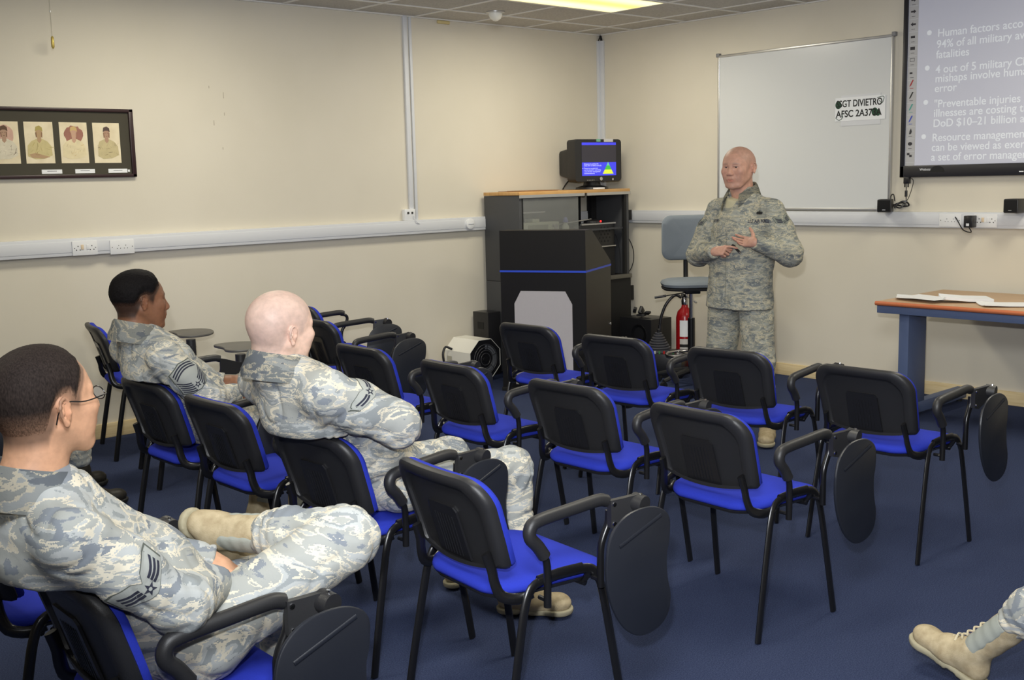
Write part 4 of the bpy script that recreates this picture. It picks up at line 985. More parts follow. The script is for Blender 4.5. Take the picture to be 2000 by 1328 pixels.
def camo_mat(name, k=1.0, stretch=(1, 1, 1), rot=(0, 0, 0), fq=1.0):
    """airman tiger-stripe camouflage: sage, slate, pale grey and tan in jagged elongated patches"""
    k = np.array(k)*np.ones(3)
    m = bpy.data.materials.new(name); m.use_nodes = True; nt = m.node_tree; b = nt.nodes['Principled BSDF']; N = nt.nodes.new; Lk = nt.links.new
    tc = N('ShaderNodeTexCoord'); mp = N('ShaderNodeMapping'); mp.inputs['Scale'].default_value = stretch; mp.inputs['Rotation'].default_value = rot
    Lk(tc.outputs['Object'], mp.inputs[0])
    sn = N('ShaderNodeVectorMath'); sn.operation = 'SNAP'; sn.inputs[1].default_value = (.0026, .0026, .0026); Lk(mp.outputs[0], sn.inputs[0])
    def noise(scale, det, dist, off):
        ad = N('ShaderNodeVectorMath'); ad.operation = 'ADD'; ad.inputs[1].default_value = (off, off*.7, off*1.3); Lk(sn.outputs[0], ad.inputs[0])
        n = N('ShaderNodeTexNoise'); n.inputs['Scale'].default_value = scale; n.inputs['Detail'].default_value = det; n.inputs['Distortion'].default_value = dist; n.inputs['Roughness'].default_value = .55
        Lk(ad.outputs[0], n.inputs['Vector']); return n
    def ramp(src, stops):
        r = N('ShaderNodeValToRGB'); r.color_ramp.interpolation = 'CONSTANT'; e = r.color_ramp.elements
        e[0].position = 0; e[0].color = (*stops[0][1], 1); e[1].position = stops[1][0]; e[1].color = (*stops[1][1], 1)
        for p_, c_ in stops[2:]: q = e.new(p_); q.color = (*c_, 1)
        Lk(src, r.inputs[0]); return r
    sage = tuple(k*np.array(srgb(156, 158, 154))); slate = tuple(k*np.array(srgb(124, 130, 137))); pale = tuple(k*np.array(srgb(170, 173, 172))); tan = tuple(k*np.array(srgb(204, 197, 179))); mid = tuple(k*np.array(srgb(140, 145, 146)))
    n1 = noise(8.0*fq, 5, 1.1, 0); r1 = ramp(n1.outputs['Fac'], [(0, pale), (.33, slate), (.40, sage), (.478, tan), (.497, pale), (.55, mid), (.60, tan), (.62, sage), (.70, slate)])
    n2 = noise(11*fq, 6, 1.6, 7.3); r2 = ramp(n2.outputs['Fac'], [(0, (0, 0, 0)), (.555, (1, 1, 1)), (.598, (0, 0, 0)), (.66, (1, 1, 1)), (.69, (0, 0, 0))])
    m1 = N('ShaderNodeMix'); m1.data_type = 'RGBA'; Lk(r2.outputs[0], m1.inputs[0]); Lk(r1.outputs[0], m1.inputs[6]); m1.inputs[7].default_value = (*tan, 1)
    n3 = noise(9*fq, 5, 1.4, 3.9); r3 = ramp(n3.outputs['Fac'], [(0, (1, 1, 1)), (.375, (0, 0, 0))])
    m2 = N('ShaderNodeMix'); m2.data_type = 'RGBA'; Lk(r3.outputs[0], m2.inputs[0]); Lk(m1.outputs[2], m2.inputs[6]); m2.inputs[7].default_value = (*slate, 1)
    Lk(m2.outputs[2], b.inputs['Base Color']); b.inputs['Roughness'].default_value = .9; b.inputs['Specular IOR Level'].default_value = .2
    w = N('ShaderNodeTexNoise'); w.inputs['Scale'].default_value = 22; w.inputs['Detail'].default_value = 5; w.inputs['Distortion'].default_value = .6; Lk(tc.outputs['Object'], w.inputs['Vector'])
    bp = N('ShaderNodeBump'); bp.inputs['Strength'].default_value = .35; bp.inputs['Distance'].default_value = .006; Lk(w.outputs['Fac'], bp.inputs['Height']); Lk(bp.outputs[0], b.inputs['Normal'])
    return m
M_camo = camo_mat('camouflage_cloth', 1.06, (.62, .85, 1.55), (.15, .1, .3), .74)
M_camo2 = camo_mat('camouflage_cloth_pale', 1.12, (.8, .62, 1.5), (.5, -.35, .1), .70)  # slightly paler copy of the camouflage cloth
M_camo3 = camo_mat('camouflage_cloth_dim', (.80, .79, .71), (.8, .75, 2.2), (.1, .05, 0), 1.15)  # speaker's copy: weak flash and warm ceiling light put into the colour
M_boot = ramp_mat('tan_suede', 30, [(.3, srgb(166, 150, 120)), (.7, srgb(196, 181, 150))], .95, bump=(260, .5, .002), spec=.1)
M_bootd = ramp_mat('black_boot_leather', 30, [(.3, srgb(30, 28, 24)), (.7, srgb(44, 40, 34))], .5)
M_solet = mat('boot_sole_tan', srgb(168, 160, 134), .8, bump=(120, .4, .003)); M_soled = mat('boot_sole_black', srgb(24, 24, 24), .7)
M_nylon = mat('grey_green_nylon', srgb(158, 162, 154), .85, bump=(300, .4, .001))
M_lace = mat('tan_lace', srgb(206, 196, 168), .9)
M_tee = mat('sand_tshirt', srgb(186, 180, 150), .9)
M_eye = mat('eye_white', srgb(225, 220, 214), .25); M_iris = mat('iris_dark', srgb(48, 40, 36), .3)
def basis(f, up=(0, 0, 1)):
    f = nrm(f); l = nrm(np.cross(up, f)); u = np.cross(f, l); return np.stack([f, l, u], 1)   # columns: forward, left, up
def head_sdf(S, C, R, sc=1.0, nose=1.0, fat=1.0, ears=True):
    def W_(p): return C+R@(V(p)*sc)
    def E(c, r, k=.02, sub=False, rot=None): S.ell(W_(c), V(r)*sc, R if rot is None else R@rot, k*sc, sub)
    def Cn(a, b, ra, rb, k=.015, sub=False): S.cone(W_(a), W_(b), ra*sc, rb*sc, k*sc, sub)
    E((-.014, 0, .045), (.100, .078*fat, .082), .02)
    E((-.045, 0, .020), (.066, .070*fat, .070), .03)
    E((.028, 0, .012), (.064, .066*fat, .075), .03)
    E((.036, 0, -.038), (.052, .057*fat, .062), .03)
    for s in (-1, 1):
        Cn((-.012, s*.058*fat, -.030), (.058, s*.030*fat, -.092), .018, .017, .03)
        E((.062, s*.044*fat, -.012), (.024, .022, .020), .025)
        Cn((.086, s*.012, .030), (.070, s*.048, .030), .009, .008, .014)
        E((.098, s*.031, .014), (.016, .019, .011), .012, True)
        E((.101, s*.0125, -.026), (.012, .0085, .008), .008)
        Cn((.0885, s*.019, .0195), (.0805, s*.044, .0180), .0046, .0042, .004); Cn((.0865, s*.020, .0055), (.0795, s*.043, .0065), .0040, .0036, .005)
    E((.076, 0, -.096), (.020, .024, .017), .02)
    Cn((.086, 0, .022), (.1085*nose, 0, -.020), .0085, .0115, .012)
    E((.090, 0, -.048), (.012, .026, .014), .014); E((.070, 0, -.060), (.026, .032, .030), .018)
    for s in (-1, 1): E((.052, s*.038*fat, -.044), (.026, .020, .030), .02)
    E((.0925, 0, -.0565), (.0080, .022, .0045), .006); E((.0915, 0, -.0655), (.0080, .018, .0052), .006)
    E((.105, 0, -.0612), (.010, .024, .0016), .003, True)
    if ears:
        for s in (-1, 1):
            def Q(ex, ez, o=0): return (-.010+ex, s*(.0765*fat+.006+max(0, .010-ex)*.42+o), .003+ez)
            rim = [(.010, .012), (.006, .024), (-.003, .030), (-.013, .026), (-.018, .012), (-.016, -.004), (-.010, -.016), (-.004, -.024)]
            for i in range(len(rim)-1): Cn(Q(*rim[i]), Q(*rim[i+1]), .0034, .0034, .003)
            E(Q(-.003, -.024), (.0075, .0045, .0085), .005)
            E(Q(-.004, .003, -.006), (.014, .0045, .026), .004)
            Cn(Q(-.007, .020), Q(-.010, .002), .0026, .0026, .003); Cn(Q(-.010, .002), Q(-.004, -.012), .0026, .0026, .003)
            E(Q(.009, -.004, .001), (.004, .004, .006), .004)
            Cn(Q(.010, .012, -.004), Q(.008, -.020, -.006), .005, .005, .006)
    Cn((-.030, 0, -.02), (-.040, 0, -.11), .056*fat, .058*fat, .03)
def head_tint(v, C, R, sc, base, lip, hair, buzz, fade=1.0):
    """natural pigment by place on the face: lips, brows, lash line, ear and shaved-scalp shadow of hair roots"""
    q = (v-C)@R/sc; x, y, z = q[:, 0], q[:, 1], q[:, 2]; T = np.tile(np.array(base), (len(v), 1))
    def mixin(w, c): w = np.clip(w, 0, 1)[:, None]; T[:] = T*(1-w)+np.array(c)*w
    flush = np.array(base)*np.array((1.06, .80, .76))
    mixin(.30*np.exp(-(((np.abs(y)-.088)/.012)**2+(z/.035)**2+((x+.01)/.03)**2)), flush)
    mixin(.15*np.exp(-(((np.abs(y)-.045)/.02)**2+((z+.02)/.02)**2))*(x > .04), flush); mixin(.2*np.exp(-((y/.016)**2+((z+.02)/.014)**2))*(x > .095), flush)
    mixin(.8*np.exp(-(((y)/.022)**4+((z+.0615)/.0105)**4))*(x > .078), lip)
    mixin(1.0*np.exp(-(((np.abs(y)-.031)/.019)**4+((z-.034-.12*(.031-np.abs(y)))/.0048)**4))*(x > .05), np.array(hair)*.5+np.array(base)*.5)
    mixin(.75*np.exp(-(((np.abs(y)-.031)/.016)**4+((z-.0165)/.0025)**4))*(x > .06), np.array(hair)*.8)
    # hair-root zone
    front = .070-.5*np.maximum(0, .10-z)*0
    zone = np.clip((z-np.interp(x, [-.12, -.045, -.03, -.015, .01, .03, .05, .07], [-.075, -.070, -.03, .01, .0, -.012, .03, .055]))/.022, 0, 1)*np.clip((np.interp(z, [0, .03, .05, .07, .10, .13], [.036, .042, .058, .074, .068, .055])-x)/.010, 0, 1)
    zone *= 1-np.exp(-(((np.abs(y)-.086)/.010)**4+((x+.010)/.024)**4+(z/.036)**4))
    mixin(buzz*zone, np.array(hair))
    return T
def ringfold(P, C, n, amp, freq, seed):
    return amp*(noise3(P*freq, seed)-.5)*2
def hand(S, w, d, pn, side, curl, sc=1.0, thumb=(.5, .3), spread=.06):
    """w wrist, d towards the fingers, pn palm normal, side = direction of the thumb; curl = 4 finger curls in radians per joint"""
    d = nrm(d); pn = nrm(pn-d*(V(pn)@d)); t = nrm(np.cross(d, pn)); t = t if t@V(side) > 0 else -t
    w = V(w); tips = []
    base = [(.034, .088), (.012, .093), (-.011, .089), (-.032, .079)]
    Ls = [(.042, .025, .020), (.047, .029, .021), (.043, .027, .020), (.033, .020, .018)]
    for k, (lat, ln) in enumerate(base):
        b = w+(d*ln+t*lat*.95)*sc; a = w+(d*.012+t*lat*.55)*sc
        S.cone(a, b, .0150*sc, .0112*sc, .018*sc)
    S.cone(w-d*.006*sc, w+d*.03*sc, .0225*sc, .024*sc, .015, lat=t, f=1.25)
    for k, (lat, ln) in enumerate(base):
        p = w+(d*ln+t*lat*.95)*sc; ang = 0; dd = nrm(d+t*spread*(1.5-k)); r = .0092 if k < 3 else .0080
        for j, L in enumerate(Ls[k]):
            ang += curl[k]*(1, 1.15, .7)[j] if not hasattr(curl[k], '__len__') else curl[k][j]
            v = dd*math.cos(ang)+pn*math.sin(ang); q = p+v*L*sc
            S.cone(p, q, r*sc, (r-.0007)*sc, .0035); p = q; r -= .0008
        tips.append(p)
    a = w+(d*.018+t*.020+pn*.006)*sc
    o, c2 = thumb; v1 = nrm(d*math.cos(o)+t*math.sin(o)+pn*c2); p1 = a+v1*.042*sc
    v2 = nrm(v1+d*.25+pn*c2*.3); p2 = p1+v2*.032*sc; v3 = nrm(v2+d*.25-t*.1); p3 = p2+v3*.026*sc
    S.cone(a, p1, .0155*sc, .0125*sc, .012); S.cone(p1, p2, .0112*sc, .0102*sc, .005); S.cone(p2, p3, .0102*sc, .0088*sc, .005)
    return tips+[p3]
def cloth(name, S, h, m, parent, amp=.005, freq=(14, 14, 22), seed=1, it=2, extra=None, folds=None):
    v, q = S.mesh(h); v = relax(v, q, it); n = vnormals(v, q)
    P = v*np.array(freq); w = noise3(P+noise3(P*.5, seed+9)[:, None]*1.6, seed); r = 1-np.abs(2*w-1)
    w2 = noise3(P*2.3+5, seed+3); w3 = noise3(v*np.array(freq)*.8+noise3(v*7+2, seed+7)[:, None]*3.0+11, seed+11); cr = (1-np.abs(2*w3-1))**7
    d = amp*.35*(r**2-.35)+amp*.3*(w2-.5)-amp*.75*cr
    if folds is not None:
        for (c, ax, rad, a, f) in folds:   # creases wrapping across a joint
            c = V(c); ax = nrm(ax); t = (v-c)@ax+.05*(noise3(v*6+1, seed+2)-.5); D = np.linalg.norm(v-c, axis=1); ph = 2.5*noise3(v*9+3, seed+5)
            d += a*np.exp(-(D/rad)**2)*np.sin(t*f+ph*2.4)
    v = v+n*d[:, None]
    return np_mesh(name, v, q, m, parent), v, q
def boot(parent, ankle, toe_dir, up, mats=(None, None), side='left', shaft=.20, shaft_dir=None, h=.006, laces=True):
    """military boot: foot box, shaft, sole, laces"""
    f = nrm(toe_dir); u = V(up); u = nrm(u-f*(u@f)); l = np.cross(u, f); A = V(ankle)
    B = np.stack([f, l, u], 1); W_ = lambda p: A+B@V(p)
    sd = u if shaft_dir is None else nrm(shaft_dir)
    S = SDF()
    S.cone(W_((-.045, 0, -.055)), W_((.06, 0, -.065)), .036, .036, .03, lat=l, f=1.05)
    S.cone(W_((.06, 0, -.060)), W_((.150, 0, -.066)), .040, .034, .03, lat=l, f=1.25)
    S.ell(W_((.155, 0, -.062)), (.050, .046, .034), B, .02)
    S.cone(W_((-.012, 0, -.02)), W_((.07, 0, -.040)), .044, .036, .03)
    S.cone(W_((-.008, 0, -.02)), A+sd*shaft, .046, .054, .03)
    S.cut(W_((0, 0, -.083)), -u); S.cut(A+sd*(shaft-.004), sd)
    v, q = S.mesh(h); v = relax(v, q, 1); n = vnormals(v, q); loc = (v-A)@B
    v = v+n*(.0022*(noise3(v*np.array((26, 26, 40)), 4)-.5)*2*np.clip((loc[:, 2]+.05)/.05, 0, 1))[:, None]
    o = np_mesh('boot', v, q, mats[0], parent)
    S = SDF()
    S.cone(W_((-.048, 0, -.085)), W_((.055, 0, -.085)), .038, .034, .03, lat=l, f=1.08); S.cone(W_((.055, 0, -.085)), W_((.150, 0, -.083)), .034, .048, .03, lat=l, f=1.05); S.ell(W_((.160, 0, -.083)), (.052, .049, .04), B, .02)
    S.cut(W_((0, 0, -.079)), u); S.cutf(lambda P: -((P-A)@B)[..., 2]-.105+.006*(np.abs(((P-A)@B)[..., 0]-.02) < .018), 0)
    v, q = S.mesh(h); np_mesh('sole', relax(v, q, 1), q, mats[1], o)
    if laces:
        S = SDF(); S.cone(W_((-.008, 0, -.02)), A+sd*shaft, .0482, .0562, .03); S.cut(A+sd*.185, sd); S.cut(W_((0, 0, -.030)), -u)
        S.cutf(lambda P: np.abs(((P-A)@B)[..., 0]-(P-A)@u*float(sd@f)+.004)-.036)
        v, q = S.mesh(h); v = relax(v, q, 1); n = vnormals(v, q); np_mesh('nylon_panel', v+n*(.0007*np.sin((v-A)@sd*170+3*noise3(v*20, 2)))[:, None], q, M_nylon, o)
    if laces:
        T = MB()
        pts = [(.098, -.032), (.080, -.024), (.062, -.012), (.048, .006), (.040, .030), (.038, .055), (.040, .085), (.042, .115)]
        for k, (x, z) in enumerate(pts):
            if z < .02: a = [W_((x-.006, s*.026, z-.006)) for s in (1, -1)]; mid = W_((x+.004, 0, z+.012))
            else: c = A+sd*z+f*(.0505); a = [c+l*.026*s-f*.012 for s in (1, -1)]; mid = c+f*.004
            T.tube([a[0], mid, a[1]], .0036, 6, 4)
        T.build('laces', M_lace, o)
    return o

CAMO = [M_camo]
def bvh_of(v, q): return BVHTree.FromPolygons([tuple(a) for a in v], [tuple(int(i) for i in f) for f in q])
def decal(parent, bvh, name, M4, polys, m, off=.0016, step=.009, tri=None):
    """project flat patches (in the XY plane of M4) along -Z of M4 onto a garment surface"""
    bm = bmesh.new()
    if tri is None:
        for P in polys: bm.faces.new([bm.verts.new((a, b, 0)) for a, b in P])
    else:
        bm.from_mesh(tri)
        for v in bm.verts: v.co.z = 0
        bmesh.ops.remove_doubles(bm, verts=bm.verts, dist=1e-5)
    bmesh.ops.triangulate(bm, faces=bm.faces[:])
    for _ in range(5):
        E_ = [e for e in bm.edges if e.calc_length() > step]
        if not E_: break
        bmesh.ops.subdivide_edges(bm, edges=E_, cuts=1); bmesh.ops.triangulate(bm, faces=[f for f in bm.faces if len(f.verts) > 3])
    Z = (M4.to_3x3() @ Vector((0, 0, 1))).normalized(); last = None; bad = []
    for v in bm.verts:
        p = M4 @ v.co; h = bvh.ray_cast(p+Z*.10, -Z, .3)
        if h[0] is None: bad.append(v); v.co = p
        else: v.co = h[0]+Z*off
    if bad: bmesh.ops.delete(bm, geom=bad, context='VERTS')
    me = bpy.data.meshes.new(name); bm.to_mesh(me); bm.free(); me.materials.append(m)
    o = bpy.data.objects.new(name, me); COL.objects.link(o); o.parent = parent; return o
def star(r, cx=0, cy=0, n=5): return [(cx+(r if k % 2 == 0 else r*.42)*math.sin(PI*k/n), cy+(r if k % 2 == 0 else r*.42)*math.cos(PI*k/n)) for k in range(2*n)]
def circ(r, cx=0, cy=0, n=20): return [(cx+r*math.cos(2*PI*k/n), cy+r*math.sin(2*PI*k/n)) for k in range(n)]
mat('patch_edge', srgb(88, 92, 86), .9); M_patch = mat('patch_grey', srgb(160, 163, 158), .9); M_patch_far = mat('patch_grey_dim', srgb(126, 130, 120), .9); M_navy = mat('patch_navy', srgb(40, 42, 58), .9)  # patch ground lightened for near flash, far copy dimmed, both in the colour
def stripes(parent, bvh, M4, kind, s=1.0, ground_m=None):
    M_patch = ground_m or MATS['patch_grey']
    """sleeve rank patch: grey ground, dark stripes either side of a ringed star"""
    n = {'amn2': 2, 'amn3': 3, 'staff': 4, 'chief': 5}[kind]; w = .0062; gap = .0036; L = .046
    if kind == 'chief':
        ground = [(-.052, -.028), (-.030, -.048), (0, -.054), (.030, -.048), (.052, -.028), (.050, .016), (.046, .050), (.022, .054), (0, .060), (-.022, .054), (-.046, .050), (-.050, .016)]
    else:
        ground = [(-.012, -.016), (0, -.019), (.012, -.016), (L+.006, .006), (L+.009, .012+n*.0099), (L-.004, .014+n*.0099), (.012, .014+n*.006), (0, .017), (-.012, .014+n*.006), (-L+.004, .014+n*.0099), (-L-.009, .012+n*.0099), (-L-.006, .006)]
    g_ = decal(parent, bvh, 'rank_patch', M4, [[(a*s*1.05, b*s*1.07) for a, b in ground]], MATS['patch_edge'], .0012)
    decal(g_, bvh, 'patch_ground', M4, [[(a*s, b*s) for a, b in ground]], M_patch, .0020)
    P = []
    def band(x0, y0, x1, y1, wd, bow=.004):
        for sx in (-1, 1):
            pts = []
            for k in range(6): t = k/5; pts.append((sx*(x0+(x1-x0)*t), y0+(y1-y0)*t-bow*math.sin(PI*t)))
            up = [(a, b+wd) for a, b in pts[::-1]]; q = pts+up
            P.append([(a*s, b*s) for a, b in (q if sx > 0 else q[::-1])])
    if kind == 'chief':
        for k in range(3): band(.0, .050-k*.0092, .043, .036-k*.0092, .0052, -.003)
        for k in range(5): band(.013, -.052+k*.0078, .049, -.026+k*.0092, .0048, .005)
    else:
        for k in range(n): band(.013, -.004+k*(.0075), L, .008+k*.0100, .0058, .003)
    for p_ in P: decal(g_, bvh, 'stripe', M4, [p_], M_navy, .0029)
    yc = -.001 if kind != 'chief' else -.036
    decal(g_, bvh, 'star', M4, [[(a*s, b*s) for a, b in star(.0135, 0, yc)]], M_navy, .0030); decal(g_, bvh, 'star_centre', M4, [circ(.0036*s, 0, yc*s, 12)], M_patch, .0036)
def tape(parent, bvh, body, M4, size, name='name_tape', bg=True, w=None, camo_t=None):
    camo_t = camo_t or M_camo3
    cu = bpy.data.curves.new('t', 'FONT'); cu.body = body; cu.size = size; cu.align_x = 'CENTER'; cu.offset = size*.025
    t = bpy.data.objects.new('tmp', cu); COL.objects.link(t); bpy.context.view_layer.update()
    me = bpy.data.meshes.new_from_object(t.evaluated_get(bpy.context.evaluated_depsgraph_get())); bpy.data.objects.remove(t); bpy.data.curves.remove(cu)
    xs = [v.co.x for v in me.vertices]
    if w:
        k = w/(max(xs)-min(xs))
        for v in me.vertices: v.co.x *= k
    W2 = (w or (max(xs)-min(xs)))/2+.006
    q = decal(parent, bvh, name, M4, [[(-W2, -size*.28), (W2, -size*.28), (W2, size*1.0), (-W2, size*1.0)]], camo_t, .0012) if bg else parent
    decal(q, bvh, 'lettering', M4, None, M_text, .0035, .006, me); bpy.data.meshes.remove(me)
def frame3(loc, Z, Y):
    Z = Vector(nrm(Z)); Y = Vector(nrm(Y)); Y = (Y-Z*Y.dot(Z)).normalized(); X = Y.cross(Z)
    m = Matrix((X, Y, Z)).transposed().to_4x4(); m.translation = Vector(loc); return m
def collar(parent, N, up, f, m, r=.074, h=.045, open_=0, lap=0, wide=1.12, th=.005, a_max=180):
    """turned collar standing round the neck"""
    u = nrm(up); f = nrm(V(f)-u*(V(f)@u)); l = np.cross(u, f); N = V(N); T = MB(); G = []
    A = np.linspace(-a_max, a_max, 49)
    for a in A:
        c = math.cos(R_(a+180)); s_ = math.sin(R_(a+180)); back = abs(a) < 1
        t = abs(a)/180
        dirv = f*c+l*s_*wide
        drop = (.050*(1+open_) if open_ else .018)*t**2.2
        base = N+dirv*(r+.004)-u*drop+f*(.012*t)
        hh = h*(1-.25*t)
        prof = [base-u*.035+dirv*.006, base+u*hh*.45+dirv*.002, base+u*hh-dirv*.004, base+u*(hh+.003)+dirv*.003, base+u*hh*.80+dirv*.010, base+u*hh*.2+dirv*(.013+.016*t), base-u*(.020+lap*t)+dirv*(.020+.032*t), base-u*(.045+lap*t)+dirv*(.020+.026*t)]
        G.append([T.bm.verts.new(tuple(p)) for p in prof])
    for A_, B_ in zip(G, G[1:]):
        for k in range(len(A_)-1): T.bm.faces.new((A_[k], A_[k+1], B_[k+1], B_[k]))
    bmesh.ops.solidify(T.bm, geom=T.bm.faces[:], thickness=.0025)
    return T.build('collar', m, parent, 60)
def chair_cut(S, ch):
    """cloth is pressed against the cushions it rests on"""
    x0, y0, a = ch; c, s_ = math.cos(R_(a)), math.sin(R_(a))
    def g(P):
        dx, dy, z = P[..., 0]-x0, P[..., 1]-y0, P[..., 2]; x = c*dx+s_*dy; y = -s_*dx+c*dy
        t = (z-.548)/.28; xs = -.182-.075*t-.018*t*t+.55*y*y+.050
        back = np.minimum(.842-.09*y*y-z, xs-x); back = np.where(np.abs(y) < .27, np.minimum(back, .6-np.abs(x)), -1)
        seat = np.minimum(.508-z, .262-x); seat = np.where((np.abs(y) < .245), seat, -1)
        return np.maximum(back, seat)
    S.cutf(g)
def person(name, label, J, head, skin, hairc, buzz, camo, boots='tan', hair=None, hands=(True, True), glasses=False, seed=1, fat=1.0, patch=None, sleeve=.0, mustache=False, hL=None, hR=None, standing=False, belly=0, tee=False, chair=None, collar_kw={}, bootscale=1):
    root = empty('person', J['root'], 0, label, 'person')
    Cc = V(head[0]); yw, pt, rl = [R_(a) for a in head[1]]; sc = head[2]
    R = np.array(Euler((rl, pt, yw), 'XYZ').to_matrix()) if False else np.array((Matrix.Rotation(yw, 3, 'Z') @ Matrix.Rotation(pt, 3, 'Y') @ Matrix.Rotation(rl, 3, 'X')))
    pel, chest, neck = V(J['pel']), V(J['chest']), V(J['neck']); rs, ls = V(J['rs']), V(J['ls']); lat = nrm(ls-rs)
    upv = nrm(neck-pel); fwd = np.cross(lat, upv); waist = V(J['waist']) if 'waist' in J else pel*.5+chest*.5
    base = np.array(skin); parts = []
    # --- body: head and neck fine, hands fine, hidden core coarse, one mesh
    S = SDF(); head_sdf(S, Cc, R, sc, fat=fat); S.cone(Cc+R@V(-.032, 0, -.07), neck-upv*.01, .058*sc, .064*sc, .02)
    if not standing: S.cone(neck, neck-upv*.05, .064, .066, .02)
    v, q = S.mesh(.0030); v = relax(v, q, 1, .35)
    parts.append((v, q, head_tint(v, Cc, R, sc, base, base*np.array((.92, .66, .64)), np.array(hairc), buzz)))
    hw = {}
    for sd, w_, spec in (('r', V(J['rw']), hR), ('l', V(J['lw']), hL)):
        el = V(J[sd+'e'])
        S = SDF()
        if spec is None: spec = dict(d=nrm(w_-el), n=-upv, side=fwd, curl=(.5, .5, .5, .5))
        tips = hand(S, w_, spec['d'], V(spec['n']), spec['side'], spec['curl'], spec.get('sc', 1.03), spec.get('thumb', (.5, .3)), spec.get('spread', .06))
        S.cone(w_-nrm(w_-el)*.05, w_, .030, .026, .01)
        v, q = S.mesh(.0026); v = relax(v, q, 1, .4); T = np.tile(base, (len(v), 1)); D = np.min([np.linalg.norm(v-t, axis=1) for t in tips], 0)
        T = T*(1-.25*np.exp(-(D/.012)**2)[:, None]*np.array((0, .8, .8))); parts.append((v, q, T)); hw[sd] = tips
    S = SDF(); S.cone(pel, waist, .10, .10, .04, lat=lat, f=1.2); S.cone(waist, chest, .10, .10, .04, lat=lat, f=1.2); S.cone(chest, neck-upv*.04, .09, .05, .04); 
    for s_ in ('r', 'l'):
        S.cone(V(J[s_+'s']), V(J[s_+'e']), .045, .038, .02); S.cone(V(J[s_+'e']), V(J[s_+'w']), .038, .026, .02); S.cone(neck-upv*.05, V(J[s_+'s']), .045, .045, .03)
        S.cone(V(J[s_+'h']), V(J[s_+'k']), .065, .048, .03); S.cone(V(J[s_+'k']), V(J[s_+'a']), .048, .035, .02)
    if chair: chair_cut(S, chair)
    v, q = S.mesh(.012); parts.append((v, q, np.tile(base, (len(v), 1))))
    off = 0; VV, QQ, TT = [], [], []
    for v, q, T in parts: VV.append(v); QQ.append(q+off); TT.append(T); off += len(v)
    body = np_mesh('body', np.concatenate(VV), np.concatenate(QQ), M_skin, root, np.concatenate(TT))
    for s_ in (-1, 1):   # eyes
        T = MB(); c = Cc+R@(V(.0745, s_*.0315, .0130)*sc); fw = R[:, 0]; T.rings([(tuple(c+fw*.0115*sc*math.sin(a)), max(.0004, .0115*sc*math.cos(a))) for a in np.linspace(-.6, PI/2, 9)], tuple(fw), 18)
        e = T.build('eye', M_eye, body); T = MB(); T.rings([(tuple(c+fw*.0112*sc), .0055*sc), (tuple(c+fw*.0121*sc), .0035*sc), (tuple(c+fw*.0123*sc), .0003)], tuple(fw), 14); T.build('iris', M_iris, e)
    # --- hair
    if hair:
        S = SDF(); head_sdf(S, Cc, R, sc, fat=fat, ears=False)
        def tk(P):
            q_ = (P-Cc)@R/sc; x, y, z = q_[..., 0], q_[..., 1], q_[..., 2]
            zb = np.interp(x, [-.12, -.050, -.036, -.026, -.008, .010, .022, .034, .05, .07], [hair['nape'], hair['nape'], -.016, .004, .020, .018, hair['burn'], .022, .046, .06])+.006*(noise3(P.reshape(-1, 3)*60, 2).reshape(P.shape[:-1])-.5)
            xb = np.interp(z, [0, .03, .05, .07, .10, .13], [.030, .036, .052, hair['front'], hair['front']-.006, hair['front']-.02])+.006*(noise3(P.reshape(-1, 3)*60, 3).reshape(P.shape[:-1])-.5)
            m1 = np.clip((z-zb)/hair['fade'], 0, 1); m2 = np.clip((xb-x)/.012, 0, 1); top = np.clip((z+.02)/.12, 0, 1)
            t = (hair['low']+(hair['top']-hair['low'])*top)*m1*m2-.0035*(1-m1*m2)
            return t*sc
        S.cutf(lambda P: np.full(P.shape[:-1], -1.0))
        lo = Cc-.17; hi = Cc+.17
        # thickness offset
        base_ops = S.ops; S.ops = [(o[0]-.012, o[1]+.012, (lambda P, fn=o[2]: fn(P)-tk(P)) if not o[4] else o[2], o[3], o[4]) for o in base_ops]
        S.cutf(lambda P: -(((P-Cc)@R)[..., 2]+.092*sc))
        S.cutf(lambda P: ((P-Cc)@R)[..., 0]-.085*sc)
        v, q = S.mesh(.0036, lo, hi); n = vnormals(v, q); v = v+n*(hair['rough']*(noise3(v*hair['nf'], 5)-.5)*2)[:, None]
        # keep only the part that stands proud of the skin
        keep = tk(v) > -.0022; kf = keep[q].all(1); q = q[kf]; used_ = np.unique(q); mp_ = np.full(len(v), -1); mp_[used_] = np.arange(len(used_)); v = v[used_]; q = mp_[q]
        t_ = np.clip(tk(v)/sc/max(hair['low']*2.2, .0035), 0, 1)[:, None]; hc = np.array(hair['dark']); th_ = (base*(1-buzz)+np.array(hairc)*buzz)*.92
        np_mesh('hair', v, q, M_hair, root, th_*(1-t_)+hc*t_)
    # --- jacket
    S = SDF()
    if standing:
        S.cone(V(J['hem'])-V(0, 0, .03), waist, .160, .146, .05, lat=lat, f=1.52); S.cone(waist, chest, .140, .138, .05, lat=lat, f=1.46)
    else:
        S.cone(pel+upv*.01, waist, .150+belly, .142+belly, .05, lat=lat, f=1.16); S.cone(waist, chest, .142+belly, .136, .05, lat=lat, f=1.34)
    S.cone(chest, neck-upv*.050, .136, .078, .06, lat=lat, f=1.30); S.cone(neck-upv*.06, neck-upv*.012, .088, .070, .04)
    for s_ in ('r', 'l'):
        a, b, c = V(J[s_+'s']), V(J[s_+'e']), V(J[s_+'w']); sd = nrm(a-neck)
        S.cone(neck-upv*.040+sd*.03, a, .054, .064+sleeve, .06); S.cone(a, a*.55+b*.45, .064+sleeve, .070+sleeve, .03); S.cone(a*.55+b*.45, b, .070+sleeve, .062+sleeve, .03)
        k_ = nrm(c-b); e = c+k_*.010
        S.cone(b, e, .062+sleeve, .043, .03)
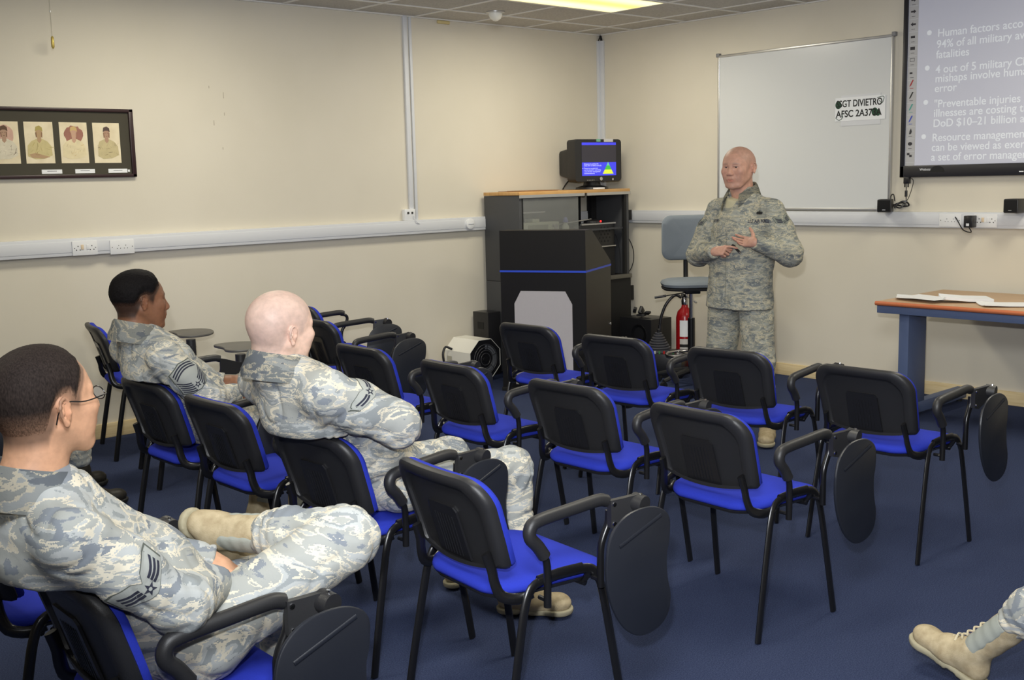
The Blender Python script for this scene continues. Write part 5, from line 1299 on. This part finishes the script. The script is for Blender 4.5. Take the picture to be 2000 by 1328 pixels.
    S.ell(chest+fwd*(.03 if standing else .005), (.10, .10, .10), k=.05)
    if standing:
        hp = V(J['hem']); S.cut(hp, (0, 0, -1)); 
    for s_ in ('r', 'l'):
        c, b = V(J[s_+'w']), V(J[s_+'e']); k_ = nrm(c-b); e = c+k_*.010
        S.cutf(lambda P, e=e, k_=k_: np.where(np.linalg.norm(P-e, axis=-1) < .075, (P-e)@k_, -1.0))
    if chair: chair_cut(S, chair)
    if not tee: S.cutf(lambda P: np.where(np.linalg.norm((P-neck)-np.multiply.outer((P-neck)@upv, upv), axis=-1) < .066, (P-neck)@upv-.012, -1.0))
    else:
        S.cone(neck+upv*.03-fwd*.0+fwd*.05, neck-upv*.115+fwd*.165, .062, .022, .01, sub=True)
    folds = []
    for s_ in ('r', 'l'):
        b = V(J[s_+'e']); ax = nrm(nrm(V(J[s_+'w'])-b)+nrm(b-V(J[s_+'s']))); folds.append((b, ax, .085, .0030, 150))
        folds.append((V(J[s_+'s'])-upv*.08, nrm(b-V(J[s_+'s'])), .09, .0020, 120))
    folds.append((waist, upv, .16, .0022, 90))
    jk, jv, jq = cloth('jacket', S, .0068, camo, root, .0085, (9, 9, 15), seed, 2, folds=folds)
    bv = bvh_of([p for p in [tuple(x.co) for x in jk.data.vertices]], jq)
    collar(jk, neck+upv*.010, nrm(V(0, 0, 1)+fwd*(.06 if standing else .22)), fwd if 'cf' not in J else J['cf'], camo, **collar_kw)
    # --- trousers
    S = SDF()
    if chair: chair_cut(S, chair)
    if standing: S.cone(V(J['rh'])*.5+V(J['lh'])*.5+V(0, 0, .02), pel+upv*.04, .118, .125, .05, lat=lat, f=1.30)
    else: S.ell(pel+fwd*.0-V(0, 0, .005), (.15, .15, .105), k=.05); S.cone(V(J['rh']), V(J['lh']), .105, .105, .05)
    for s_ in ('r', 'l'):
        h_, k_, a_ = V(J[s_+'h']), V(J[s_+'k']), V(J[s_+'a']); e = a_+nrm(k_-a_)*J.get('cuff', .17)
        S.cone(h_, k_, .112 if standing else .098, .096 if standing else .078, .03 if standing else .04); S.cone(k_, e+nrm(k_-e)*.06, .096 if standing else .078, .072, .03); S.cone(e+nrm(k_-e)*.06, e, .074, .066, .02)
    folds = []
    for s_ in ('r', 'l'):
        k_ = V(J[s_+'k']); folds.append((k_, nrm(V(J[s_+'a'])-V(J[s_+'h'])), .11, .0035, 110)); folds.append((V(J[s_+'h'])+fwd*.05, nrm(k_-V(J[s_+'h'])), .12, .0030, 90)); folds.append((V(J[s_+'a'])+nrm(k_-V(J[s_+'a']))*.2, nrm(k_-V(J[s_+'a'])), .07, .005, 160))
    cloth('trousers', S, .0075, camo, root, .0085, (9, 9, 13), seed+20, 2, folds=folds)
    # --- boots
    bm_ = (M_boot, M_solet) if boots == 'tan' else (M_bootd, M_soled)
    for s_ in ('r', 'l'):
        h_, k_, a_ = V(J[s_+'h']), V(J[s_+'k']), V(J[s_+'a'])
        boot(root, a_, J[s_+'t'], J.get(s_+'u', (0, 0, 1)), bm_, shaft=J.get('cuff', .17)+.04, shaft_dir=k_-a_, laces=boots == 'tan')
    # --- patches on the upper sleeves
    if patch:
        for s_, o_, t_ in patch[1:]:
            a, b = V(J[s_+'s']), V(J[s_+'e']); ax = nrm(a-b); o_ = nrm(o_); o_ = nrm(o_-ax*(o_@ax))
            stripes(jk, bv, frame3(a+(b-a)*t_+o_*.12, o_, ax), patch[0], .9 if standing else 1.2, M_patch_far if standing else None)
    if glasses:
        W_ = lambda p: tuple(Cc+R@(V(p)*sc)); T = MB(); g_ = None
        for s_ in (-1, 1): T.tube([W_((.104+.0*k, s_*.032+.021*math.cos(a), .008+.014*math.sin(a))) for k, a in enumerate(np.linspace(0, 2*PI, 14, endpoint=False))], .0013, 6, 2, closed=True)
        T.tube([W_((.104, .011, .012)), W_((.108, 0, .016)), W_((.104, -.011, .012))], .0013, 6, 3)
        g_ = T.build('glasses', M_blackmt, root)
        for s_ in (-1, 1):
            MB().tube([W_((.103, s_*.053, .010)), W_((.094, s_*.070, .012)), W_((.04, s_*.080, .012)), W_((-.004, s_*.0845, .022)), W_((-.026, s_*.0855, .006)), W_((-.034, s_*.083, -.018))], .0014, 6, 4).build('temple', M_blackmt, g_)
            MB().poly([W_((.1042, s_*.032+.0205*math.cos(a), .008+.0135*math.sin(a))) for a in np.linspace(0, 2*PI, 20, endpoint=False)]).build('lens', M_lens, g_)
    for ch in root.children: ch.location = -Vector(J['root'])
    return root, jk, bv, dict(fwd=fwd, up=upv, lat=lat, tips=hw)
M_lens = bpy.data.materials.new('lens_glass'); M_lens.use_nodes = True
_b = M_lens.node_tree.nodes['Principled BSDF']; _b.inputs['Base Color'].default_value = (.8, .85, .85, 1); _b.inputs['Alpha'].default_value = .18; _b.inputs['Roughness'].default_value = .05
M_hair = skin_mat('cropped_hair', .75, (90, 90, 30), .45); M_hair.node_tree.nodes['Principled BSDF'].inputs['Subsurface Weight'].default_value = 0; M_hair.node_tree.nodes['Principled BSDF'].inputs['Specular IOR Level'].default_value = .12
SK_tan = srgb(206, 158, 126); SK_brown = srgb(136, 94, 70); SK_pale = srgb(224, 190, 172); SK_pink = srgb(190, 146, 126)
# airman with glasses, left foreground
P1 = person('person', 'seated airman with glasses and buzzed dark hair at lower left, ankle resting on his knee', dict(root=(-6.62, -4.80, .50), pel=(-6.61, -4.80, .62), waist=(-6.70, -4.81, .74), chest=(-6.885, -4.84, .905), neck=(-6.930, -4.842, 1.035),
    rs=(-6.915, -5.030, .955), ls=(-6.915, -4.665, .950), re=(-6.70, -5.055, .755), le=(-6.66, -4.58, .76), rw=(-6.54, -4.90, .72), lw=(-6.455, -4.70, .705),
    rh=(-6.60, -4.90, .60), lh=(-6.60, -4.70, .60), rk=(-6.22, -4.98, .775), lk=(-6.24, -4.64, .58), ra=(-6.36, -4.60, .735), la=(-6.16, -4.60, .115), rt=(.70, .15, -.70), ru=(.1, -.4, .05), lt=(1, .1, 0)),
    ((-6.874, -4.833, 1.196), (12.7, -5, 2), 1.039), SK_tan, srgb(84, 66, 56), .75, M_camo2, hair=dict(nape=-.074, burn=-.008, front=.068, fade=.05, low=.0012, top=.0085, rough=.0007, nf=420, dark=srgb(40, 33, 30)), chair=(-6.62, -4.79, 0),
    glasses=True, seed=3, patch=('amn3', ('r', (-.35, -1, .25), .60)), hR=dict(d=(.7, .45, -.45), n=(0, .2, -1), side=(.3, 1, .3), curl=(.25, .22, .25, .3), thumb=(.25, .1)),
    hL=dict(d=(.55, -.62, -.42), n=(-.3, 0, -1), side=(1, .6, .3), curl=(.18, .18, .2, .25), thumb=(.15, .1), spread=.02))
# airman with short black hair
P2 = person('person', 'seated airman with short black hair and large chevron sleeve patch near the left wall', dict(root=(-5.47, -2.63, .50), pel=(-5.43, -2.62, .62), waist=(-5.52, -2.63, .74), chest=(-5.67, -2.66, .90), neck=(-5.755, -2.655, 1.045),
    rs=(-5.715, -2.850, .950), ls=(-5.715, -2.46, .950), re=(-5.57, -2.935, .755), le=(-5.50, -2.40, .75), rw=(-5.39, -2.82, .745), lw=(-5.30, -2.55, .75),
    rh=(-5.43, -2.72, .60), lh=(-5.43, -2.52, .60), rk=(-5.05, -2.80, .575), lk=(-5.05, -2.48, .575), ra=(-5.12, -2.87, .115), la=(-5.17, -2.58, .115), rt=(1, -.1, 0), lt=(1, .1, 0)),
    ((-5.715, -2.651, 1.171), (-6.1, 1.9, -1), 1.042), SK_brown, srgb(30, 24, 22), .85, M_camo, hair=dict(nape=-.045, burn=.012, front=.074, fade=.06, low=.001, top=.014, rough=.0011, nf=260, dark=srgb(17, 15, 16)), chair=(-5.47, -2.62, 1.6),
    seed=5, patch=('chief', ('r', (-.25, -1, .35), .50)), hR=dict(d=(.55, .8, .15), n=(0, .0, -1), side=(-.5, .5, .5), curl=(.5, .6, .7, .8)), sleeve=.004)
# shaved airman with folded arms
P3 = person('person', 'seated airman with shaved head and folded arms in the centre, seen from behind', dict(root=(-5.50, -4.06, .50), pel=(-5.46, -4.05, .62), waist=(-5.57, -4.06, .75), chest=(-5.79, -4.09, .935), neck=(-5.890, -4.09, 1.072),
    rs=(-5.83, -4.290, 1.000), ls=(-5.83, -3.885, .990), re=(-5.60, -4.36, .87), le=(-5.58, -3.82, .84), rw=(-5.52, -4.10, .86), lw=(-5.50, -4.10, .82),
    rh=(-5.45, -4.16, .60), lh=(-5.45, -3.97, .60), rk=(-4.97, -4.21, .57), lk=(-5.02, -3.90, .57), ra=(-4.99, -4.25, .115), la=(-4.95, -3.85, .115), rt=(.66, -.75, 0), lt=(1, .1, 0)),
    ((-5.859, -4.088, 1.19), (.6, .4, 8.5), 1.041), SK_pale, srgb(176, 154, 146), .55, M_camo, seed=8, patch=('amn2', ('r', (-.25, -.75, .9), .40)), sleeve=.012, fat=1.04, chair=(-5.504, -4.029, 3.5),
    hR=dict(d=(.1, 1, -.1), n=(-1, 0, 0), side=(0, 0, 1), curl=(.3, .3, .3, .3)), hL=dict(d=(.1, -1, 0), n=(-1, 0, 0), side=(0, 0, 1), curl=(.3, .3, .3, .3)))
# standing speaker
P4 = person('person', 'bald man in camouflage uniform standing and talking in front of the whiteboard', dict(root=(-2.14, -3.19, 0), pel=(-2.13, -3.18, .98), chest=(-2.125, -3.18, 1.32), neck=(-2.095, -3.165, 1.550), hem=(-2.14, -3.175, .845),
    rs=(-2.05, -2.955, 1.43), ls=(-2.11, -3.385, 1.43), re=(-2.10, -2.83, 1.160), le=(-2.10, -3.515, 1.185), rw=(-2.335, -3.135, 1.200), lw=(-2.325, -3.425, 1.262),
    rh=(-2.12, -3.065, .93), lh=(-2.13, -3.285, .93), rk=(-2.13, -3.035, .52), lk=(-2.14, -3.325, .52), ra=(-2.10, -3.01, .115), la=(-2.04, -3.325, .115), rt=(-1, -.1, 0), lt=(-1, -.62, 0)),
    ((-2.137, -3.161, 1.691), (189, 2.1, -.4), 1.05), SK_pink, srgb(150, 124, 112), .3, M_camo3, seed=11, patch=('staff', ('l', (-.45, -.95, .2), .36), ('r', (-.8, .7, .1), .40)), standing=True, tee=True, fat=1.10, sleeve=.012,
    collar_kw=dict(open_=.6, lap=.045, a_max=150, h=.045, wide=1.12), hR=dict(d=(-.02, -.97, .12), n=(.8, -.1, -.5), side=(-.1, -.1, 1), curl=((.45, .3, .2), (1.3, 1.5, .9), (1.35, 1.5, .9), (1.4, 1.5, .9)), thumb=(.25, .6), sc=.84),
    hL=dict(d=(-.02, .98, .03), n=(-.80, -.10, .50), side=(.05, -.2, 1), curl=((.15, .12, .1), (.2, .15, .1), (.5, .5, .3), (.7, .6, .4)), thumb=(1.15, .15), spread=.08, sc=.82))
rm = empty('presentation_remote', tuple(P4[3]['tips']['r'][0]), 0, 'small black and chrome pointer remote held between the speaker hands', 'remote')
MB().cyl((.0, .035, .020), (.0, -.018, -.022), .0075, n=14).build('barrel', M_blacksm, rm); MB().cyl((0, -.018, -.022), (0, -.028, -.030), .0085, n=14).build('chrome_tip', M_chrome, rm); MB().box((-.008, .022, .018), (.006, .03, .006), .002).build('clip', M_blacksm, rm)
# black boots beyond the left edge
P5 = person('person', 'seated airman mostly beyond the left photo edge, only camouflage trousers and black boots showing', dict(root=(-6.15, -1.42, .50), pel=(-6.13, -1.42, .62), waist=(-6.20, -1.42, .74), chest=(-6.33, -1.42, .90), neck=(-6.38, -1.42, 1.06),
    rs=(-6.36, -1.62, .97), ls=(-6.36, -1.22, .97), re=(-6.2, -1.68, .74), le=(-6.2, -1.16, .74), rw=(-5.98, -1.58, .72), lw=(-5.98, -1.28, .72),
    rh=(-6.12, -1.52, .60), lh=(-6.12, -1.32, .60), rk=(-5.70, -1.58, .56), lk=(-5.70, -1.24, .56), ra=(-5.64, -1.62, .115), la=(-5.57, -1.20, .115), rt=(1, -.05, 0), lt=(1, .1, 0)),
    ((-6.33, -1.42, 1.205), (0, 0, 0), 1.04), SK_pink, srgb(90, 74, 64), .5, M_camo, boots='black', seed=14, chair=(-6.2, -1.42, 0))
# tan boot at the right edge
P6 = person('person', 'seated airman beyond the right photo edge, only one shin and tan suede boot showing', dict(cuff=.225, root=(-4.45, -6.64, .50), pel=(-4.45, -6.58, .62), waist=(-4.45, -6.67, .74), chest=(-4.45, -6.80, .90), neck=(-4.45, -6.86, 1.06),
    rs=(-4.25, -6.84, .97), ls=(-4.65, -6.84, .97), re=(-4.2, -6.68, .74), le=(-4.7, -6.68, .74), rw=(-4.3, -6.46, .72), lw=(-4.6, -6.46, .72),
    rh=(-4.35, -6.58, .60), lh=(-4.55, -6.58, .60), rk=(-4.15, -6.20, .57), lk=(-4.44, -6.20, .57), ra=(-4.05, -6.15, .115), la=(-4.375, -5.735, .140), rt=(.1, 1, 0), lt=(.22, .95, .24), lu=(0, -.3, 1)),
    ((-4.45, -6.82, 1.205), (90, 0, 0), 1.04), SK_pink, srgb(90, 74, 64), .5, M_camo2, seed=17, chair=(-4.45, -6.62, 90))
# name tapes on the speaker
jk, bv, inf = P4[1], P4[2], P4[3]
Zf = nrm(V(-1, -.12, 0)); X_ = nrm(np.cross((0, 0, 1), Zf))
def chest_pt(a, z): p = V(-2.125, -3.175, z)+X_*a+Zf*.12; return p
tape(jk, bv, 'DIVIETRO', frame3(chest_pt(-.132, 1.372), Zf, (0, 0, 1)), .026, w=.088)
tape(jk, bv, 'U.S. AIR FORCE', frame3(chest_pt(.180, 1.372), Zf, (0, 0, 1)), .026, w=.122)
b_ = frame3(chest_pt(.175, 1.428), Zf, (0, 0, 1))
decal(jk, bv, 'badge', b_, [circ(.009, -.012, 0, 16), circ(.009, .012, 0, 16), [(-.012, -.009), (.012, -.009), (.012, .009), (-.012, .009)], [(-.003, .008), (.003, .008), (.003, .016), (-.003, .016)]], M_black, .002)
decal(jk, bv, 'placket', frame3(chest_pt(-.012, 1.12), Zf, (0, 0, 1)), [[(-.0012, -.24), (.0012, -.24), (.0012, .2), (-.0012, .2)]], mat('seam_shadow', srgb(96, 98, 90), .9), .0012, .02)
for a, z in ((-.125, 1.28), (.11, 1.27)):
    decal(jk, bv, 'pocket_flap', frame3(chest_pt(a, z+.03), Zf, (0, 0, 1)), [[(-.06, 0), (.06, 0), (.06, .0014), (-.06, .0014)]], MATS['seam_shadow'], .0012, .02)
tee = SDF(); tee.cone(V(-2.12, -3.17, 1.36), V(-2.10, -3.165, 1.475), .115, .098, .03, lat=(0, 1, 0), f=1.1); tee.cone(V(-2.10, -3.165, 1.475), V(-2.112, -3.165, 1.530), .095, .069, .02); tee.cut((-2.10, -3.165, 1.535), (-.35, -.1, .9))
v_, q_ = tee.mesh(.007); t_ = np_mesh('undershirt', relax(v_, q_, 1), q_, M_tee, P4[0]); t_.location = -Vector((-2.14, -3.19, 0))
# name tape on the airman with glasses
